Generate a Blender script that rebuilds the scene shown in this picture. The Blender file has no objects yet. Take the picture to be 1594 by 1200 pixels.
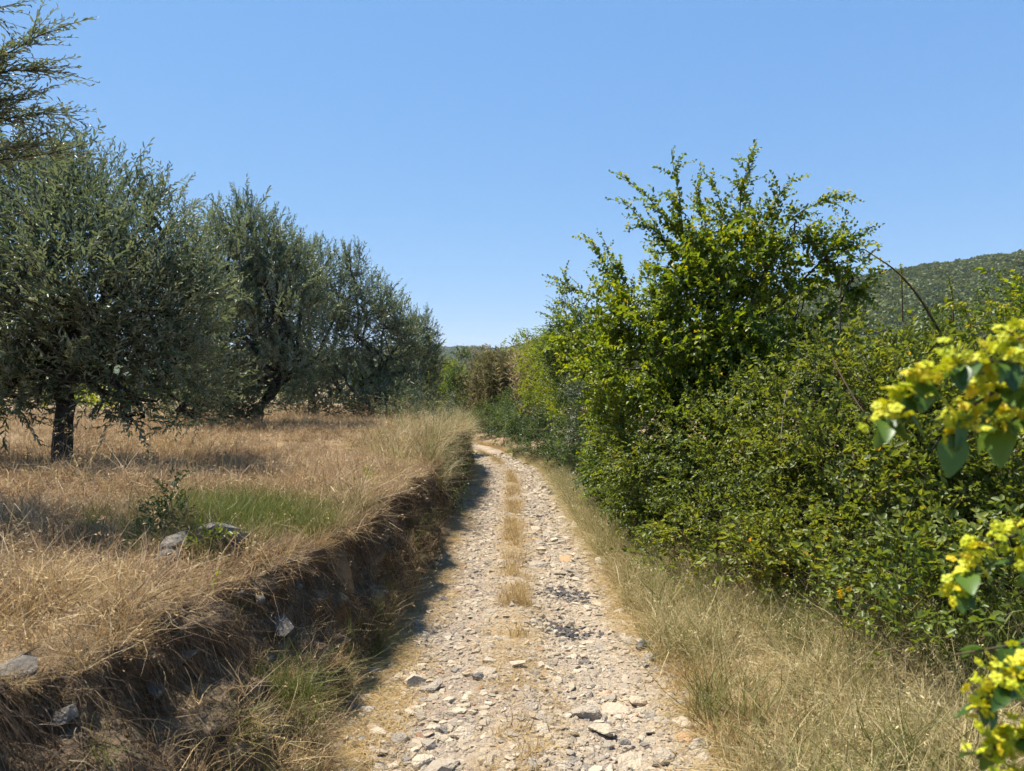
import bpy, bmesh, math, random
import numpy as np
from mathutils import Vector, Euler

RNG = np.random.default_rng(7)
random.seed(7)
D = bpy.data
SC = bpy.context.scene
COL = SC.collection
R = math.radians

# ------------------------------------------------------------------ camera
CAM_Z = 1.7
F_PX = 1120.0                     # focal length for a 1594 px wide frame
PITCH = math.atan(30 / F_PX)
cam_d = D.cameras.new('camera')
cam_d.sensor_width = 36.0
cam_d.lens = 36.0 * F_PX / 1594
cam_d.clip_start = 0.05
cam_d.clip_end = 12000
cam_d.dof.use_dof = True
cam_d.dof.focus_distance = 8.0
cam_d.dof.aperture_fstop = 6.0
cam = D.objects.new('camera', cam_d)
COL.objects.link(cam)
cam.location = (0, 0, CAM_Z)
cam.rotation_euler = (R(90) - PITCH, 0, 0)
SC.camera = cam

# ------------------------------------------------------------------ light
SUN_EL = R(64)
SUN_AZ = math.atan2(-0.86, 0.50)          # towards the sun: x, y  (left and a little ahead)
sun_dir = Vector((math.sin(SUN_AZ) * math.cos(SUN_EL), math.cos(SUN_AZ) * math.cos(SUN_EL), math.sin(SUN_EL)))
world = D.worlds.new('World')
SC.world = world
world.use_nodes = True
wn = world.node_tree
wn.nodes.clear()
w_out = wn.nodes.new('ShaderNodeOutputWorld')
w_bg = wn.nodes.new('ShaderNodeBackground')
w_sky = wn.nodes.new('ShaderNodeTexSky')
w_sky.sky_type = 'NISHITA'
w_sky.sun_disc = False
w_sky.sun_elevation = SUN_EL
w_sky.sun_rotation = SUN_AZ
w_sky.altitude = 2500
w_sky.air_density = 1.0
w_sky.dust_density = 0.0
w_sky.ozone_density = 4.0
w_bg.inputs['Strength'].default_value = 0.093
# the phone's soft rendering of a clear sky: each channel's range compressed evenly over the whole dome
w_sep = wn.nodes.new('ShaderNodeSeparateColor'); w_com = wn.nodes.new('ShaderNodeCombineColor')
wn.links.new(w_sky.outputs[0], w_sep.inputs[0])
for _i, (_g, _k) in enumerate(((.53, 1.03), (.39, 1.80), (.22, 3.42))):
    _p = wn.nodes.new('ShaderNodeMath'); _p.operation = 'POWER'; _p.inputs[1].default_value = _g
    _m = wn.nodes.new('ShaderNodeMath'); _m.operation = 'MULTIPLY'; _m.inputs[1].default_value = _k
    wn.links.new(w_sep.outputs[_i], _p.inputs[0]); wn.links.new(_p.outputs[0], _m.inputs[0]); wn.links.new(_m.outputs[0], w_com.inputs[_i])
wn.links.new(w_com.outputs[0], w_bg.inputs[0])
wn.links.new(w_bg.outputs[0], w_out.inputs[0])
sun_d = D.lights.new('sun', 'SUN')
sun_d.energy = 5.0
sun_d.angle = R(0.53)
sun_d.color = (1.0, 0.95, 0.86)
sun = D.objects.new('sun', sun_d)
COL.objects.link(sun)
sun.rotation_euler = sun_dir.to_track_quat('Z', 'Y').to_euler()
vs = SC.view_settings
vs.view_transform = 'Standard'
vs.look = 'None'
vs.exposure = 1.0
vs.gamma = 1.0
vs.use_curve_mapping = False
cy = SC.cycles
cy.max_bounces = 5
cy.diffuse_bounces = 3
cy.glossy_bounces = 2
cy.transmission_bounces = 3
cy.volume_bounces = 0
cy.transparent_max_bounces = 4
cy.use_denoising = True
cy.use_adaptive_sampling = True
cy.adaptive_threshold = 0.02
cy.adaptive_min_samples = 24
cy.caustics_reflective = False
cy.caustics_refractive = False


def P(px, py, y):
    """the world point at depth y (metres ahead) that stands at photo position px, py"""
    r = (px - 797) / F_PX
    u = -(py - 600) / F_PX
    fy, fz = math.cos(PITCH), -math.sin(PITCH)
    uy, uz = math.sin(PITCH), math.cos(PITCH)
    dy = fy + u * uy
    dz = fz + u * uz
    k = y / dy
    return Vector((r * k, y, CAM_Z + dz * k))


# ------------------------------------------------------------------ noise and terrain
def _hash(ix, iy, seed):
    n = (ix.astype(np.int64) * 374761393 + iy.astype(np.int64) * 668265263 + seed * 1442695041) & 0xFFFFFFFF
    n = ((n ^ (n >> 13)) * 1274126177) & 0xFFFFFFFF
    n = n ^ (n >> 16)
    return (n & 0xFFFF) / 65535.0


def vnoise(x, y, seed=0):
    x = np.asarray(x, float); y = np.asarray(y, float)
    ix = np.floor(x); iy = np.floor(y)
    fx = x - ix; fy = y - iy
    fx = fx * fx * (3 - 2 * fx); fy = fy * fy * (3 - 2 * fy)
    a = _hash(ix, iy, seed); b = _hash(ix + 1, iy, seed)
    c = _hash(ix, iy + 1, seed); d = _hash(ix + 1, iy + 1, seed)
    return (a + (b - a) * fx) * (1 - fy) + (c + (d - c) * fx) * fy


def fbm(x, y, seed=0, octs=4):
    s = 0.0; a = 0.5; t = 0.0
    x = np.asarray(x, float); y = np.asarray(y, float)
    for i in range(octs):
        s = s + a * vnoise(x, y, seed + i * 17); t += a
        a *= 0.5; x = x * 2.03 + 5.1; y = y * 2.03 + 1.7
    return s / t - 0.5


def sstep(a, b, x):
    t = np.clip((np.asarray(x, float) - a) / (b - a), 0, 1)
    return t * t * (3 - 2 * t)


_ys = np.linspace(-60, 9000, 90601)
_sl = np.where(_ys < 18, -0.065, np.where(_ys < 30, -0.065 + (_ys - 18) / 12 * 0.05, np.where(_ys < 60, -0.015, np.where(_ys < 300, -0.05, 0.0))))
_zz = np.cumsum(_sl) * (_ys[1] - _ys[0])
_zz -= np.interp(0, _ys, _zz)


def zr(y):
    return np.interp(y, _ys, _zz)


def cx(y):
    y = np.asarray(y, float)
    yc = np.clip(y, 0, 60)
    return 0.02 - 0.011 * np.clip(yc - 17, 0, None) ** 2 - 0.0006 * np.clip(yc - 24, 0, None) ** 3


def lat(x, y):
    y = np.asarray(y, float)
    s = (cx(y + 0.2) - cx(y - 0.2)) / 0.4
    return (np.asarray(x, float) - cx(y)) / np.sqrt(1 + s * s)


def edge(y):
    """distance of the bank's upper edge from the middle of the track"""
    y = np.asarray(y, float)
    e = 1.24 + 0.26 * sstep(3.2, 2.0, y) + 0.50 * np.exp(-((y - 3.65) / 0.68) ** 2)
    return e + 0.34 * fbm(y * 1.1, 0 * y, 31) + 0.20 * fbm(y * 4.0, 0 * y, 33)


def toe(y):
    y = np.asarray(y, float)
    return 1.02 + 0.14 * sstep(6, 14, y) + 0.30 * fbm(y * 1.0, 3 + 0 * y, 35)


def bank_h(y):
    y = np.asarray(y, float)
    return 0.96 + 0.40 * sstep(9.5, 15, y) + 0.26 * fbm(y * 0.9, 9 + 0 * y, 37) - 0.16 * np.exp(-((y - 3.85) / 0.6) ** 2)


def field_z(x, y):
    t = np.clip(-lat(x, y), 0, 60)
    return zr(y) + bank_h(y) - 0.05 * np.exp(-np.clip(t - edge(y), 0, None) / .35) + 0.02 * (t - 1.2) + 0.16 * fbm(np.asarray(x) * 0.5, np.asarray(y) * 0.5, 41) + 0.05 * fbm(np.asarray(x) * 2, np.asarray(y) * 2, 43)


def verge_z(x, y):
    d = lat(x, y)
    rise = 0.22 * sstep(0.95, 2.4, d) + 0.02 * np.clip(d - 2.4, 0, 8)
    return zr(y) + rise + 0.06 * fbm(np.asarray(x) * 1.5, np.asarray(y) * 1.5, 45) * sstep(0.9, 1.5, d)


def road_z(x, y):
    d = lat(x, y)
    x = np.asarray(x, float); y = np.asarray(y, float)
    z = zr(y) + 0.03 * np.exp(-(d / 0.2) ** 2) - 0.035 * np.exp(-((np.abs(d) - 0.55) / 0.26) ** 2)
    z = z + 0.05 * fbm(x * 1.6, y * 1.2, 51) + 0.035 * fbm(x * 5, y * 5, 53) + 0.012 * fbm(x * 19, y * 19, 55, 3)
    # the eroded hole in the right-hand wheel track
    z = z - 0.05 * np.exp(-(((x - 0.5) / 0.28) ** 2 + ((y - 5.9) / 0.5) ** 2))
    return z


def ground_z(x, y):
    """the lie of the land, road included"""
    x = np.asarray(x, float); y = np.asarray(y, float)
    d = lat(x, y)
    t = -d
    e = edge(y); to = toe(y)
    f = field_z(x, y)
    r = road_z(x, y)
    v = verge_z(x, y)
    left = np.where(t > e, f, r + (f - r) * np.clip((t - to) / np.maximum(e - to, 0.05), 0, 1) ** 0.8)
    return np.where(d > 0.95, v, np.where(t > to, left, r))


# ------------------------------------------------------------------ mesh helpers
def mesh_from(name, verts, faces, rnd=None, smooth=False):
    verts = np.ascontiguousarray(verts, dtype=np.float32).reshape(-1, 3)
    faces = np.ascontiguousarray(faces, dtype=np.int32)
    m, k = faces.shape
    me = D.meshes.new(name)
    me.vertices.add(len(verts)); me.vertices.foreach_set('co', verts.ravel())
    me.loops.add(m * k); me.loops.foreach_set('vertex_index', faces.ravel())
    me.polygons.add(m)
    me.polygons.foreach_set('loop_start', np.arange(0, m * k, k, dtype=np.int32))
    if smooth:
        me.polygons.foreach_set('use_smooth', np.ones(m, bool))
    if rnd is not None:
        a = me.attributes.new('rnd', 'FLOAT', 'POINT')
        a.data.foreach_set('value', np.ascontiguousarray(rnd, dtype=np.float32))
    me.update(calc_edges=True)
    return me


def obj(name, me, mat=None, parent=None, link=True):
    o = D.objects.new(name, me)
    if link:
        COL.objects.link(o)
    if mat is not None:
        me.materials.append(mat)
    if parent is not None:
        o.parent = parent
        o.matrix_parent_inverse = parent_inv(parent)
    return o


def parent_inv(p):
    return Euler((0, 0, 0)).to_matrix().to_4x4() if p.location.length == 0 else __import__('mathutils').Matrix.Translation(-p.location)


def tag(o, label=None, cat=None, group=None, kind=None):
    if label: o['label'] = label
    if cat: o['category'] = cat
    if group: o['group'] = group
    if kind: o['kind'] = kind
    return o


def empty(name, loc):
    o = D.objects.new(name, None)
    o.empty_display_size = 0.1
    COL.objects.link(o)
    o.location = loc
    return o


def norm(a):
    return a / np.maximum(np.linalg.norm(a, axis=-1, keepdims=True), 1e-9)


def rand_dirs(n):
    return norm(RNG.normal(size=(n, 3)))


def leaf_arrays(pos, axis, L, W, shape='lance', fold=0.25, updir=None, curl=0.12):
    """one folded leaf blade per row: returns verts (n*k,3), faces"""
    n = len(pos)
    axis = norm(axis)
    ref = np.tile(np.array([[0, 0, 1.0]]), (n, 1)) if updir is None else updir
    ref = ref + RNG.normal(scale=0.45, size=(n, 3))
    side = norm(np.cross(axis, ref))
    up = np.cross(side, axis)
    L = np.broadcast_to(np.asarray(L, float).reshape(-1, 1), (n, 1)); W = np.broadcast_to(np.asarray(W, float).reshape(-1, 1), (n, 1))
    if shape == 'lance':      # 4 points, 2 triangles folded on the midrib
        v = np.stack([pos, pos + axis * L * .48 + side * W * .5 + up * W * fold,
                      pos + axis * L - up * L * curl, pos + axis * L * .48 - side * W * .5 + up * W * fold], 1)
        base = (np.arange(n) * 4)[:, None]
        f = np.concatenate([base + np.array([[0, 1, 2]]), base + np.array([[0, 2, 3]])], 0)
        k = 4
    elif shape == 'olive':    # elliptic: 6 points, 2 quads
        v = np.stack([pos, pos + axis * L * .30 + side * W * .46 + up * W * fold, pos + axis * L * .72 + side * W * .40 + up * (W * fold - L * curl * .4),
                      pos + axis * L - up * L * curl,
                      pos + axis * L * .72 - side * W * .40 + up * (W * fold - L * curl * .4), pos + axis * L * .30 - side * W * .46 + up * W * fold], 1)
        base = (np.arange(n) * 6)[:, None]
        f = np.concatenate([base + np.array([[0, 1, 2, 3]]), base + np.array([[0, 3, 4, 5]])], 0)
        k = 6
    else:                     # ovate: 6 points, 2 quads folded on the midrib
        v = np.stack([pos, pos + axis * L * .28 + side * W * .5 + up * W * fold, pos + axis * L * .68 + side * W * .40 + up * (W * fold - L * curl * .4),
                      pos + axis * L - up * L * curl,
                      pos + axis * L * .68 - side * W * .40 + up * (W * fold - L * curl * .4), pos + axis * L * .28 - side * W * .5 + up * W * fold], 1)
        base = (np.arange(n) * 6)[:, None]
        f = np.concatenate([base + np.array([[0, 1, 2, 3]]), base + np.array([[0, 3, 4, 5]])], 0)
        k = 6
    return v.reshape(-1, 3), f, k


def tube_arrays(paths, radii, sides=3):
    """paths (n,s,3), radii (n,s)"""
    paths = np.asarray(paths, float); radii = np.asarray(radii, float)
    n, s, _ = paths.shape
    tan = norm(np.gradient(paths, axis=1))
    ref = np.where(np.abs(tan[..., 2:3]) > 0.9, np.array([1.0, 0, 0]), np.array([0, 0, 1.0]))
    a = norm(np.cross(tan, ref)); b = np.cross(tan, a)
    ang = np.arange(sides) / sides * 2 * np.pi
    ring = paths[:, :, None, :] + radii[:, :, None, None] * (a[:, :, None, :] * np.cos(ang)[None, None, :, None] + b[:, :, None, :] * np.sin(ang)[None, None, :, None])
    v = ring.reshape(-1, 3)
    i = np.arange(n)[:, None, None] * s * sides + np.arange(s - 1)[None, :, None] * sides
    j = np.arange(sides)[None, None, :]; j2 = (j + 1) % sides
    f = np.stack([i + j, i + j2, i + sides + j2, i + sides + j], -1).reshape(-1, 4)
    return v, f


def strips(paths, widths, wdir):
    """flat tapering blades: paths (n,s,3), widths (n,s), wdir (n,3)"""
    n, s, _ = paths.shape
    o = wdir[:, None, :] * widths[:, :, None] * 0.5
    v = np.stack([paths - o, paths + o], 2).reshape(-1, 3)
    i = np.arange(n)[:, None] * s * 2 + np.arange(s - 1)[None, :] * 2
    f = np.stack([i, i + 1, i + 3, i + 2], -1).reshape(-1, 4)
    return v, f


# ------------------------------------------------------------------ materials
def new_mat(name):
    m = D.materials.new(name)
    m.use_nodes = True
    nt = m.node_tree
    b = nt.nodes['Principled BSDF']
    return m, nt, b


def ramp(nt, fac, cols):
    r = nt.nodes.new('ShaderNodeValToRGB')
    els = r.color_ramp.elements
    n = len(cols)
    for i, (p, c) in enumerate(cols):
        e = els[i] if i < 2 else els.new(p)
        e.position = p
        e.color = (*c, 1)
    nt.links.new(fac, r.inputs[0])
    return r.outputs[0]


def attr(nt, name='rnd'):
    a = nt.nodes.new('ShaderNodeAttribute')
    a.attribute_name = name
    return a.outputs['Fac']


def leaf_mat(name, cols, trans=0.35, rough=0.45, spec=0.4, back=None, tcol=1.3, patch=.55):
    m, nt, b = new_mat(name)
    L = nt.links.new
    oi = nt.nodes.new('ShaderNodeObjectInfo')
    nz = nt.nodes.new('ShaderNodeTexNoise'); nz.inputs['Scale'].default_value = 1.3; nz.inputs['Detail'].default_value = 3
    L(oi.outputs['Location'], nz.inputs['Vector'])
    def math_(op, x, y, z=None):
        n = nt.nodes.new('ShaderNodeMath'); n.operation = op
        for i, q in enumerate((x, y, z)):
            if q is None: continue
            if isinstance(q, (int, float)): n.inputs[i].default_value = q
            else: L(q, n.inputs[i])
        return n.outputs[0]
    v = math_('MULTIPLY_ADD', attr(nt), .55, -.275 + .5)
    v = math_('MULTIPLY_ADD', math_('SUBTRACT', oi.outputs['Random'], .5), .40, v)
    v = math_('MULTIPLY_ADD', math_('SUBTRACT', nz.outputs['Fac'], .5), patch * 2, v)
    v = math_('MINIMUM', math_('MAXIMUM', v, 0.0), 1.0)
    c = ramp(nt, v, cols)
    if back:
        g = nt.nodes.new('ShaderNodeNewGeometry')
        mx = nt.nodes.new('ShaderNodeMix'); mx.data_type = 'RGBA'
        L(g.outputs['Backfacing'], mx.inputs[0])
        L(c, mx.inputs[6]); mx.inputs[7].default_value = (*back, 1)
        c2 = mx.outputs[2]
    else:
        c2 = c
    L(c2, b.inputs['Base Color'])
    b.inputs['Roughness'].default_value = rough
    b.inputs['Specular IOR Level'].default_value = spec
    t = nt.nodes.new('ShaderNodeBsdfTranslucent')
    hs = nt.nodes.new('ShaderNodeHueSaturation')
    hs.inputs['Hue'].default_value = 0.48; hs.inputs['Saturation'].default_value = 1.1; hs.inputs['Value'].default_value = tcol
    L(c, hs.inputs['Color']); L(hs.outputs[0], t.inputs[0])
    mix = nt.nodes.new('ShaderNodeMixShader'); mix.inputs[0].default_value = trans
    L(b.outputs[0], mix.inputs[1]); L(t.outputs[0], mix.inputs[2])
    L(mix.outputs[0], nt.nodes['Material Output'].inputs[0])
    return m


def plain_mat(name, cols, scale=8.0, rough=0.9, bump=0.0, bscale=40.0, detail=6.0, use='noise'):
    m, nt, b = new_mat(name)
    tc = nt.nodes.new('ShaderNodeTexCoord')
    nz = nt.nodes.new('ShaderNodeTexNoise')
    nz.inputs['Scale'].default_value = scale; nz.inputs['Detail'].default_value = detail
    nt.links.new(tc.outputs['Object'], nz.inputs['Vector'])
    nt.links.new(ramp(nt, nz.outputs['Fac'], cols), b.inputs['Base Color'])
    b.inputs['Roughness'].default_value = rough
    b.inputs['Specular IOR Level'].default_value = 0.2
    if bump:
        n2 = nt.nodes.new('ShaderNodeTexNoise')
        n2.inputs['Scale'].default_value = bscale; n2.inputs['Detail'].default_value = 8
        nt.links.new(tc.outputs['Object'], n2.inputs['Vector'])
        bp = nt.nodes.new('ShaderNodeBump'); bp.inputs['Strength'].default_value = bump; bp.inputs['Distance'].default_value = 0.02
        nt.links.new(n2.outputs['Fac'], bp.inputs['Height']); nt.links.new(bp.outputs[0], b.inputs['Normal'])
    return m


def grass_mat(name, cols, trans=0.3, rnd_obj=0.5):
    m, nt, b = new_mat(name)
    oi = nt.nodes.new('ShaderNodeObjectInfo')
    mx = nt.nodes.new('ShaderNodeMath'); mx.operation = 'MULTIPLY'; mx.inputs[1].default_value = rnd_obj
    nt.links.new(oi.outputs['Random'], mx.inputs[0])
    m2 = nt.nodes.new('ShaderNodeMath'); m2.operation = 'MULTIPLY_ADD'; m2.inputs[1].default_value = 1 - rnd_obj
    nt.links.new(attr(nt), m2.inputs[0]); nt.links.new(mx.outputs[0], m2.inputs[2])
    c = ramp(nt, m2.outputs[0], cols)
    nt.links.new(c, b.inputs['Base Color'])
    b.inputs['Roughness'].default_value = 0.55
    b.inputs['Specular IOR Level'].default_value = 0.25
    t = nt.nodes.new('ShaderNodeBsdfTranslucent'); nt.links.new(c, t.inputs[0])
    mix = nt.nodes.new('ShaderNodeMixShader'); mix.inputs[0].default_value = trans
    nt.links.new(b.outputs[0], mix.inputs[1]); nt.links.new(t.outputs[0], mix.inputs[2])
    nt.links.new(mix.outputs[0], nt.nodes['Material Output'].inputs[0])
    return m


M = {}
M['olive'] = leaf_mat('olive_leaf', [(0, (0.054, 0.078, 0.030)), (.45, (0.105, 0.142, 0.054)), (.85, (0.169, 0.203, 0.084)), (1, (0.284, 0.270, 0.081))], trans=.26, rough=.42, spec=.4, back=(.30, .33, .24), tcol=1.5, patch=.35)
M['thorn'] = leaf_mat('thorn_leaf', [(0, (0.050, 0.088, 0.014)), (.45, (0.112, 0.165, 0.019)), (.85, (0.212, 0.254, 0.024)), (1, (0.354, 0.330, 0.024))], trans=.5, tcol=1.5, rough=.4)
M['bramble'] = leaf_mat('bramble_leaf', [(0, (0.050, 0.080, 0.018)), (.5, (0.119, 0.163, 0.025)), (.88, (0.206, 0.237, 0.033)), (.96, (0.312, 0.275, 0.035)), (1, (0.475, 0.300, 0.037))], trans=.45, tcol=1.5, rough=.42)
M['bramble_olive'] = leaf_mat('bramble_dry_leaf', [(0, (0.060, 0.086, 0.017)), (.5, (0.144, 0.180, 0.026)), (.82, (0.240, 0.258, 0.036)), (.94, (0.360, 0.300, 0.042)), (1, (0.480, 0.288, 0.048))], trans=.45, tcol=1.5, rough=.45)
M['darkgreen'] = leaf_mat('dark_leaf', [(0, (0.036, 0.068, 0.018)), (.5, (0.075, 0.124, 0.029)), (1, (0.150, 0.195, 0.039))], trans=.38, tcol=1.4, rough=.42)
M['bright'] = leaf_mat('bright_leaf', [(0, (0.099, 0.149, 0.013)), (.5, (0.176, 0.226, 0.020)), (1, (0.264, 0.297, 0.028))], trans=.5, tcol=1.4)
M['greygreen'] = leaf_mat('grey_leaf', [(0, (0.055, 0.083, 0.039)), (.5, (0.099, 0.127, 0.061)), (1, (0.165, 0.176, 0.088))], trans=.3)
M['reed'] = leaf_mat('reed_leaf', [(.2, (.12, .13, .045)), (.45, (.26, .23, .11)), (.8, (.46, .38, .22))], trans=.35, rough=.6, patch=0)
M['blossom'] = leaf_mat('yellow_blossom', [(0, (.36, .37, .012)), (.6, (.50, .48, .015)), (1, (.62, .50, .02))], trans=.4, rough=.6, spec=.2, tcol=1.1)
M['bark'] = plain_mat('bark', [(.3, (.035, .028, .022)), (.7, (.11, .09, .07))], scale=14, bump=.8, bscale=30)
M['twig'] = plain_mat('twig', [(.3, (.045, .035, .022)), (.7, (.12, .09, .055))], scale=20)
M['deadwood'] = plain_mat('deadwood', [(.3, (.22, .17, .13)), (.7, (.38, .31, .25))], scale=20)
M['cane'] = plain_mat('cane', [(.3, (.05, .035, .02)), (.7, (.12, .075, .04))], scale=20)
M['straw'] = grass_mat('straw', [(0, (.14, .085, .035)), (.4, (.34, .225, .095)), (1, (.66, .50, .25))])
M['strawlit'] = grass_mat('straw_litter', [(0, (.26, .17, .07)), (.5, (.42, .29, .12)), (1, (.58, .43, .20))])
M['russet'] = grass_mat('russet_grass', [(0, (.09, .052, .03)), (.3, (.25, .155, .082)), (.6, (.43, .29, .15)), (1, (.68, .54, .31))])
M['verge'] = grass_mat('verge_grass', [(0, (.15, .145, .045)), (.22, (.32, .265, .11)), (.6, (.50, .40, .20)), (1, (.70, .59, .34))])
M['green'] = grass_mat('green_grass', [(0, (.07, .09, .018)), (.5, (.15, .17, .032)), (1, (.30, .27, .08))], trans=.35)
M['tuft'] = grass_mat('tuft_grass', [(0, (.07, .085, .02)), (.5, (.17, .18, .04)), (1, (.33, .27, .10))], trans=.35)
M['root'] = grass_mat('root_strand', [(0, (.05, .030, .016)), (.45, (.12, .075, .038)), (.8, (.22, .15, .075)), (1, (.38, .28, .14))], trans=.1, rnd_obj=0.0)


def stone_mat():
    m, nt, b = new_mat('stone')
    oi = nt.nodes.new('ShaderNodeObjectInfo')
    tc = nt.nodes.new('ShaderNodeTexCoord')
    nz = nt.nodes.new('ShaderNodeTexNoise'); nz.inputs['Scale'].default_value = 1.6; nz.inputs['Detail'].default_value = 7
    va = nt.nodes.new('ShaderNodeVectorMath'); va.operation = 'ADD'
    nt.links.new(tc.outputs['Object'], va.inputs[0]); nt.links.new(oi.outputs['Location'], va.inputs[1])
    nt.links.new(va.outputs[0], nz.inputs['Vector'])
    c = ramp(nt, oi.outputs['Random'], [(0, (.22, .20, .175)), (.06, (.33, .285, .23)), (.4, (.42, .345, .25)), (.75, (.48, .40, .295)), (.955, (.57, .49, .375)), (.98, (.44, .28, .15)), (1, (.37, .21, .14))])
    mx = nt.nodes.new('ShaderNodeMix'); mx.data_type = 'RGBA'; mx.blend_type = 'MULTIPLY'; mx.inputs[0].default_value = .75
    c2 = ramp(nt, nz.outputs['Fac'], [(.25, (.76, .73, .69)), (.5, (.92, .885, .83)), (.75, (1.02, .98, .90))])
    nt.links.new(c, mx.inputs[6]); nt.links.new(c2, mx.inputs[7])
    nt.links.new(mx.outputs[2], b.inputs['Base Color'])
    b.inputs['Roughness'].default_value = .85; b.inputs['Specular IOR Level'].default_value = .25
    bp = nt.nodes.new('ShaderNodeBump'); bp.inputs['Strength'].default_value = .5; bp.inputs['Distance'].default_value = .1
    n2 = nt.nodes.new('ShaderNodeTexNoise'); n2.inputs['Scale'].default_value = 5; n2.inputs['Detail'].default_value = 8
    nt.links.new(tc.outputs['Object'], n2.inputs['Vector'])
    nt.links.new(n2.outputs['Fac'], bp.inputs['Height']); nt.links.new(bp.outputs[0], b.inputs['Normal'])
    return m


M['stone'] = stone_mat()
M['darkstone'] = plain_mat('dark_stone', [(.3, (.07, .065, .06)), (.7, (.17, .155, .14))], scale=3, bump=.5, bscale=6)
M['bankstone'] = plain_mat('bank_stone', [(.25, (.08, .07, .06)), (.5, (.15, .13, .105)), (.75, (.23, .195, .15))], scale=2.2, bump=.6, bscale=5)
M['debris'] = plain_mat('debris', [(.3, (.035, .033, .034)), (.7, (.12, .105, .095))], scale=3, bump=.4, bscale=6)


def road_mat():
    m, nt, b = new_mat('track_earth')
    tc = nt.nodes.new('ShaderNodeTexCoord')
    def nz(s, d=8):
        n = nt.nodes.new('ShaderNodeTexNoise'); n.inputs['Scale'].default_value = s; n.inputs['Detail'].default_value = d
        n.inputs['Roughness'].default_value = .65
        nt.links.new(tc.outputs['Object'], n.inputs['Vector']); return n.outputs['Fac']
    c1 = ramp(nt, nz(1.3), [(.3, (.28, .225, .17)), (.5, (.35, .28, .205)), (.7, (.42, .33, .225))])
    c2 = ramp(nt, nz(40), [(.3, (.55, .54, .53)), (.5, (.95, .94, .92)), (.7, (1.2, 1.17, 1.1))])
    mx = nt.nodes.new('ShaderNodeMix'); mx.data_type = 'RGBA'; mx.blend_type = 'MULTIPLY'; mx.inputs[0].default_value = 1
    nt.links.new(c1, mx.inputs[6]); nt.links.new(c2, mx.inputs[7])
    vo = nt.nodes.new('ShaderNodeTexVoronoi'); vo.inputs['Scale'].default_value = 55
    nt.links.new(tc.outputs['Object'], vo.inputs['Vector'])
    c3 = ramp(nt, vo.outputs['Color'], [(.1, (.70, .69, .68)), (.5, (1, .98, .95)), (.9, (1.3, 1.25, 1.17))])
    m3 = nt.nodes.new('ShaderNodeMix'); m3.data_type = 'RGBA'; m3.blend_type = 'MULTIPLY'; m3.inputs[0].default_value = .8
    nt.links.new(mx.outputs[2], m3.inputs[6]); nt.links.new(c3, m3.inputs[7])
    # the left wheel track is packed with finer grey-pink grit
    sp = nt.nodes.new('ShaderNodeSeparateXYZ'); nt.links.new(tc.outputs['Object'], sp.inputs[0])
    mr = nt.nodes.new('ShaderNodeMapRange'); mr.inputs['From Min'].default_value = -1.0; mr.inputs['From Max'].default_value = 0.1
    nt.links.new(sp.outputs['X'], mr.inputs['Value'])
    ru = ramp(nt, mr.outputs[0], [(.12, (0, 0, 0)), (.4, (1, 1, 1)), (.62, (1, 1, 1)), (.9, (0, 0, 0))])
    m4 = nt.nodes.new('ShaderNodeMix'); m4.data_type = 'RGBA'; m4.blend_type = 'MULTIPLY'
    mm = nt.nodes.new('ShaderNodeMath'); mm.operation = 'MULTIPLY'; mm.inputs[1].default_value = .8
    nt.links.new(ru, mm.inputs[0]); nt.links.new(mm.outputs[0], m4.inputs[0])
    nt.links.new(m3.outputs[2], m4.inputs[6]); m4.inputs[7].default_value = (.80, .79, .84, 1)
    nt.links.new(m4.outputs[2], b.inputs['Base Color'])
    b.inputs['Roughness'].default_value = .95; b.inputs['Specular IOR Level'].default_value = .15
    bp = nt.nodes.new('ShaderNodeBump'); bp.inputs['Strength'].default_value = .9; bp.inputs['Distance'].default_value = .012
    ad = nt.nodes.new('ShaderNodeMath'); ad.operation = 'SUBTRACT'
    nt.links.new(nz(70), ad.inputs[0]); nt.links.new(vo.outputs['Distance'], ad.inputs[1])
    nt.links.new(ad.outputs[0], bp.inputs['Height']); nt.links.new(bp.outputs[0], b.inputs['Normal'])
    return m


M['road'] = road_mat()
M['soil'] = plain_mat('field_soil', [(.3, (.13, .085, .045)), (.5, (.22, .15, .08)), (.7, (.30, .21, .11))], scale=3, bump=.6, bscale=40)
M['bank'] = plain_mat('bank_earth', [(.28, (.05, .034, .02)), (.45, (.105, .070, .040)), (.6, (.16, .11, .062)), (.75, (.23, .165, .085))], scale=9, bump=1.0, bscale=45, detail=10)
M['hill'] = plain_mat('hill_scrub', [(.3, (.022, .040, .012)), (.7, (.05, .075, .022))], scale=.02)
M['canopy'] = leaf_mat('oakwood_leaf', [(0, (0.052, 0.075, 0.018)), (.5, (0.098, 0.127, 0.028)), (1, (0.172, 0.190, 0.046))], trans=.25, rough=.6)

# ------------------------------------------------------------------ instancing for what nobody could count
def source_collection(name, meshes):
    c = D.collections.new(name)
    for i, me in enumerate(meshes):
        o = D.objects.new('%s_%02d' % (name, i), me)
        c.objects.link(o)
    return c


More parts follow.
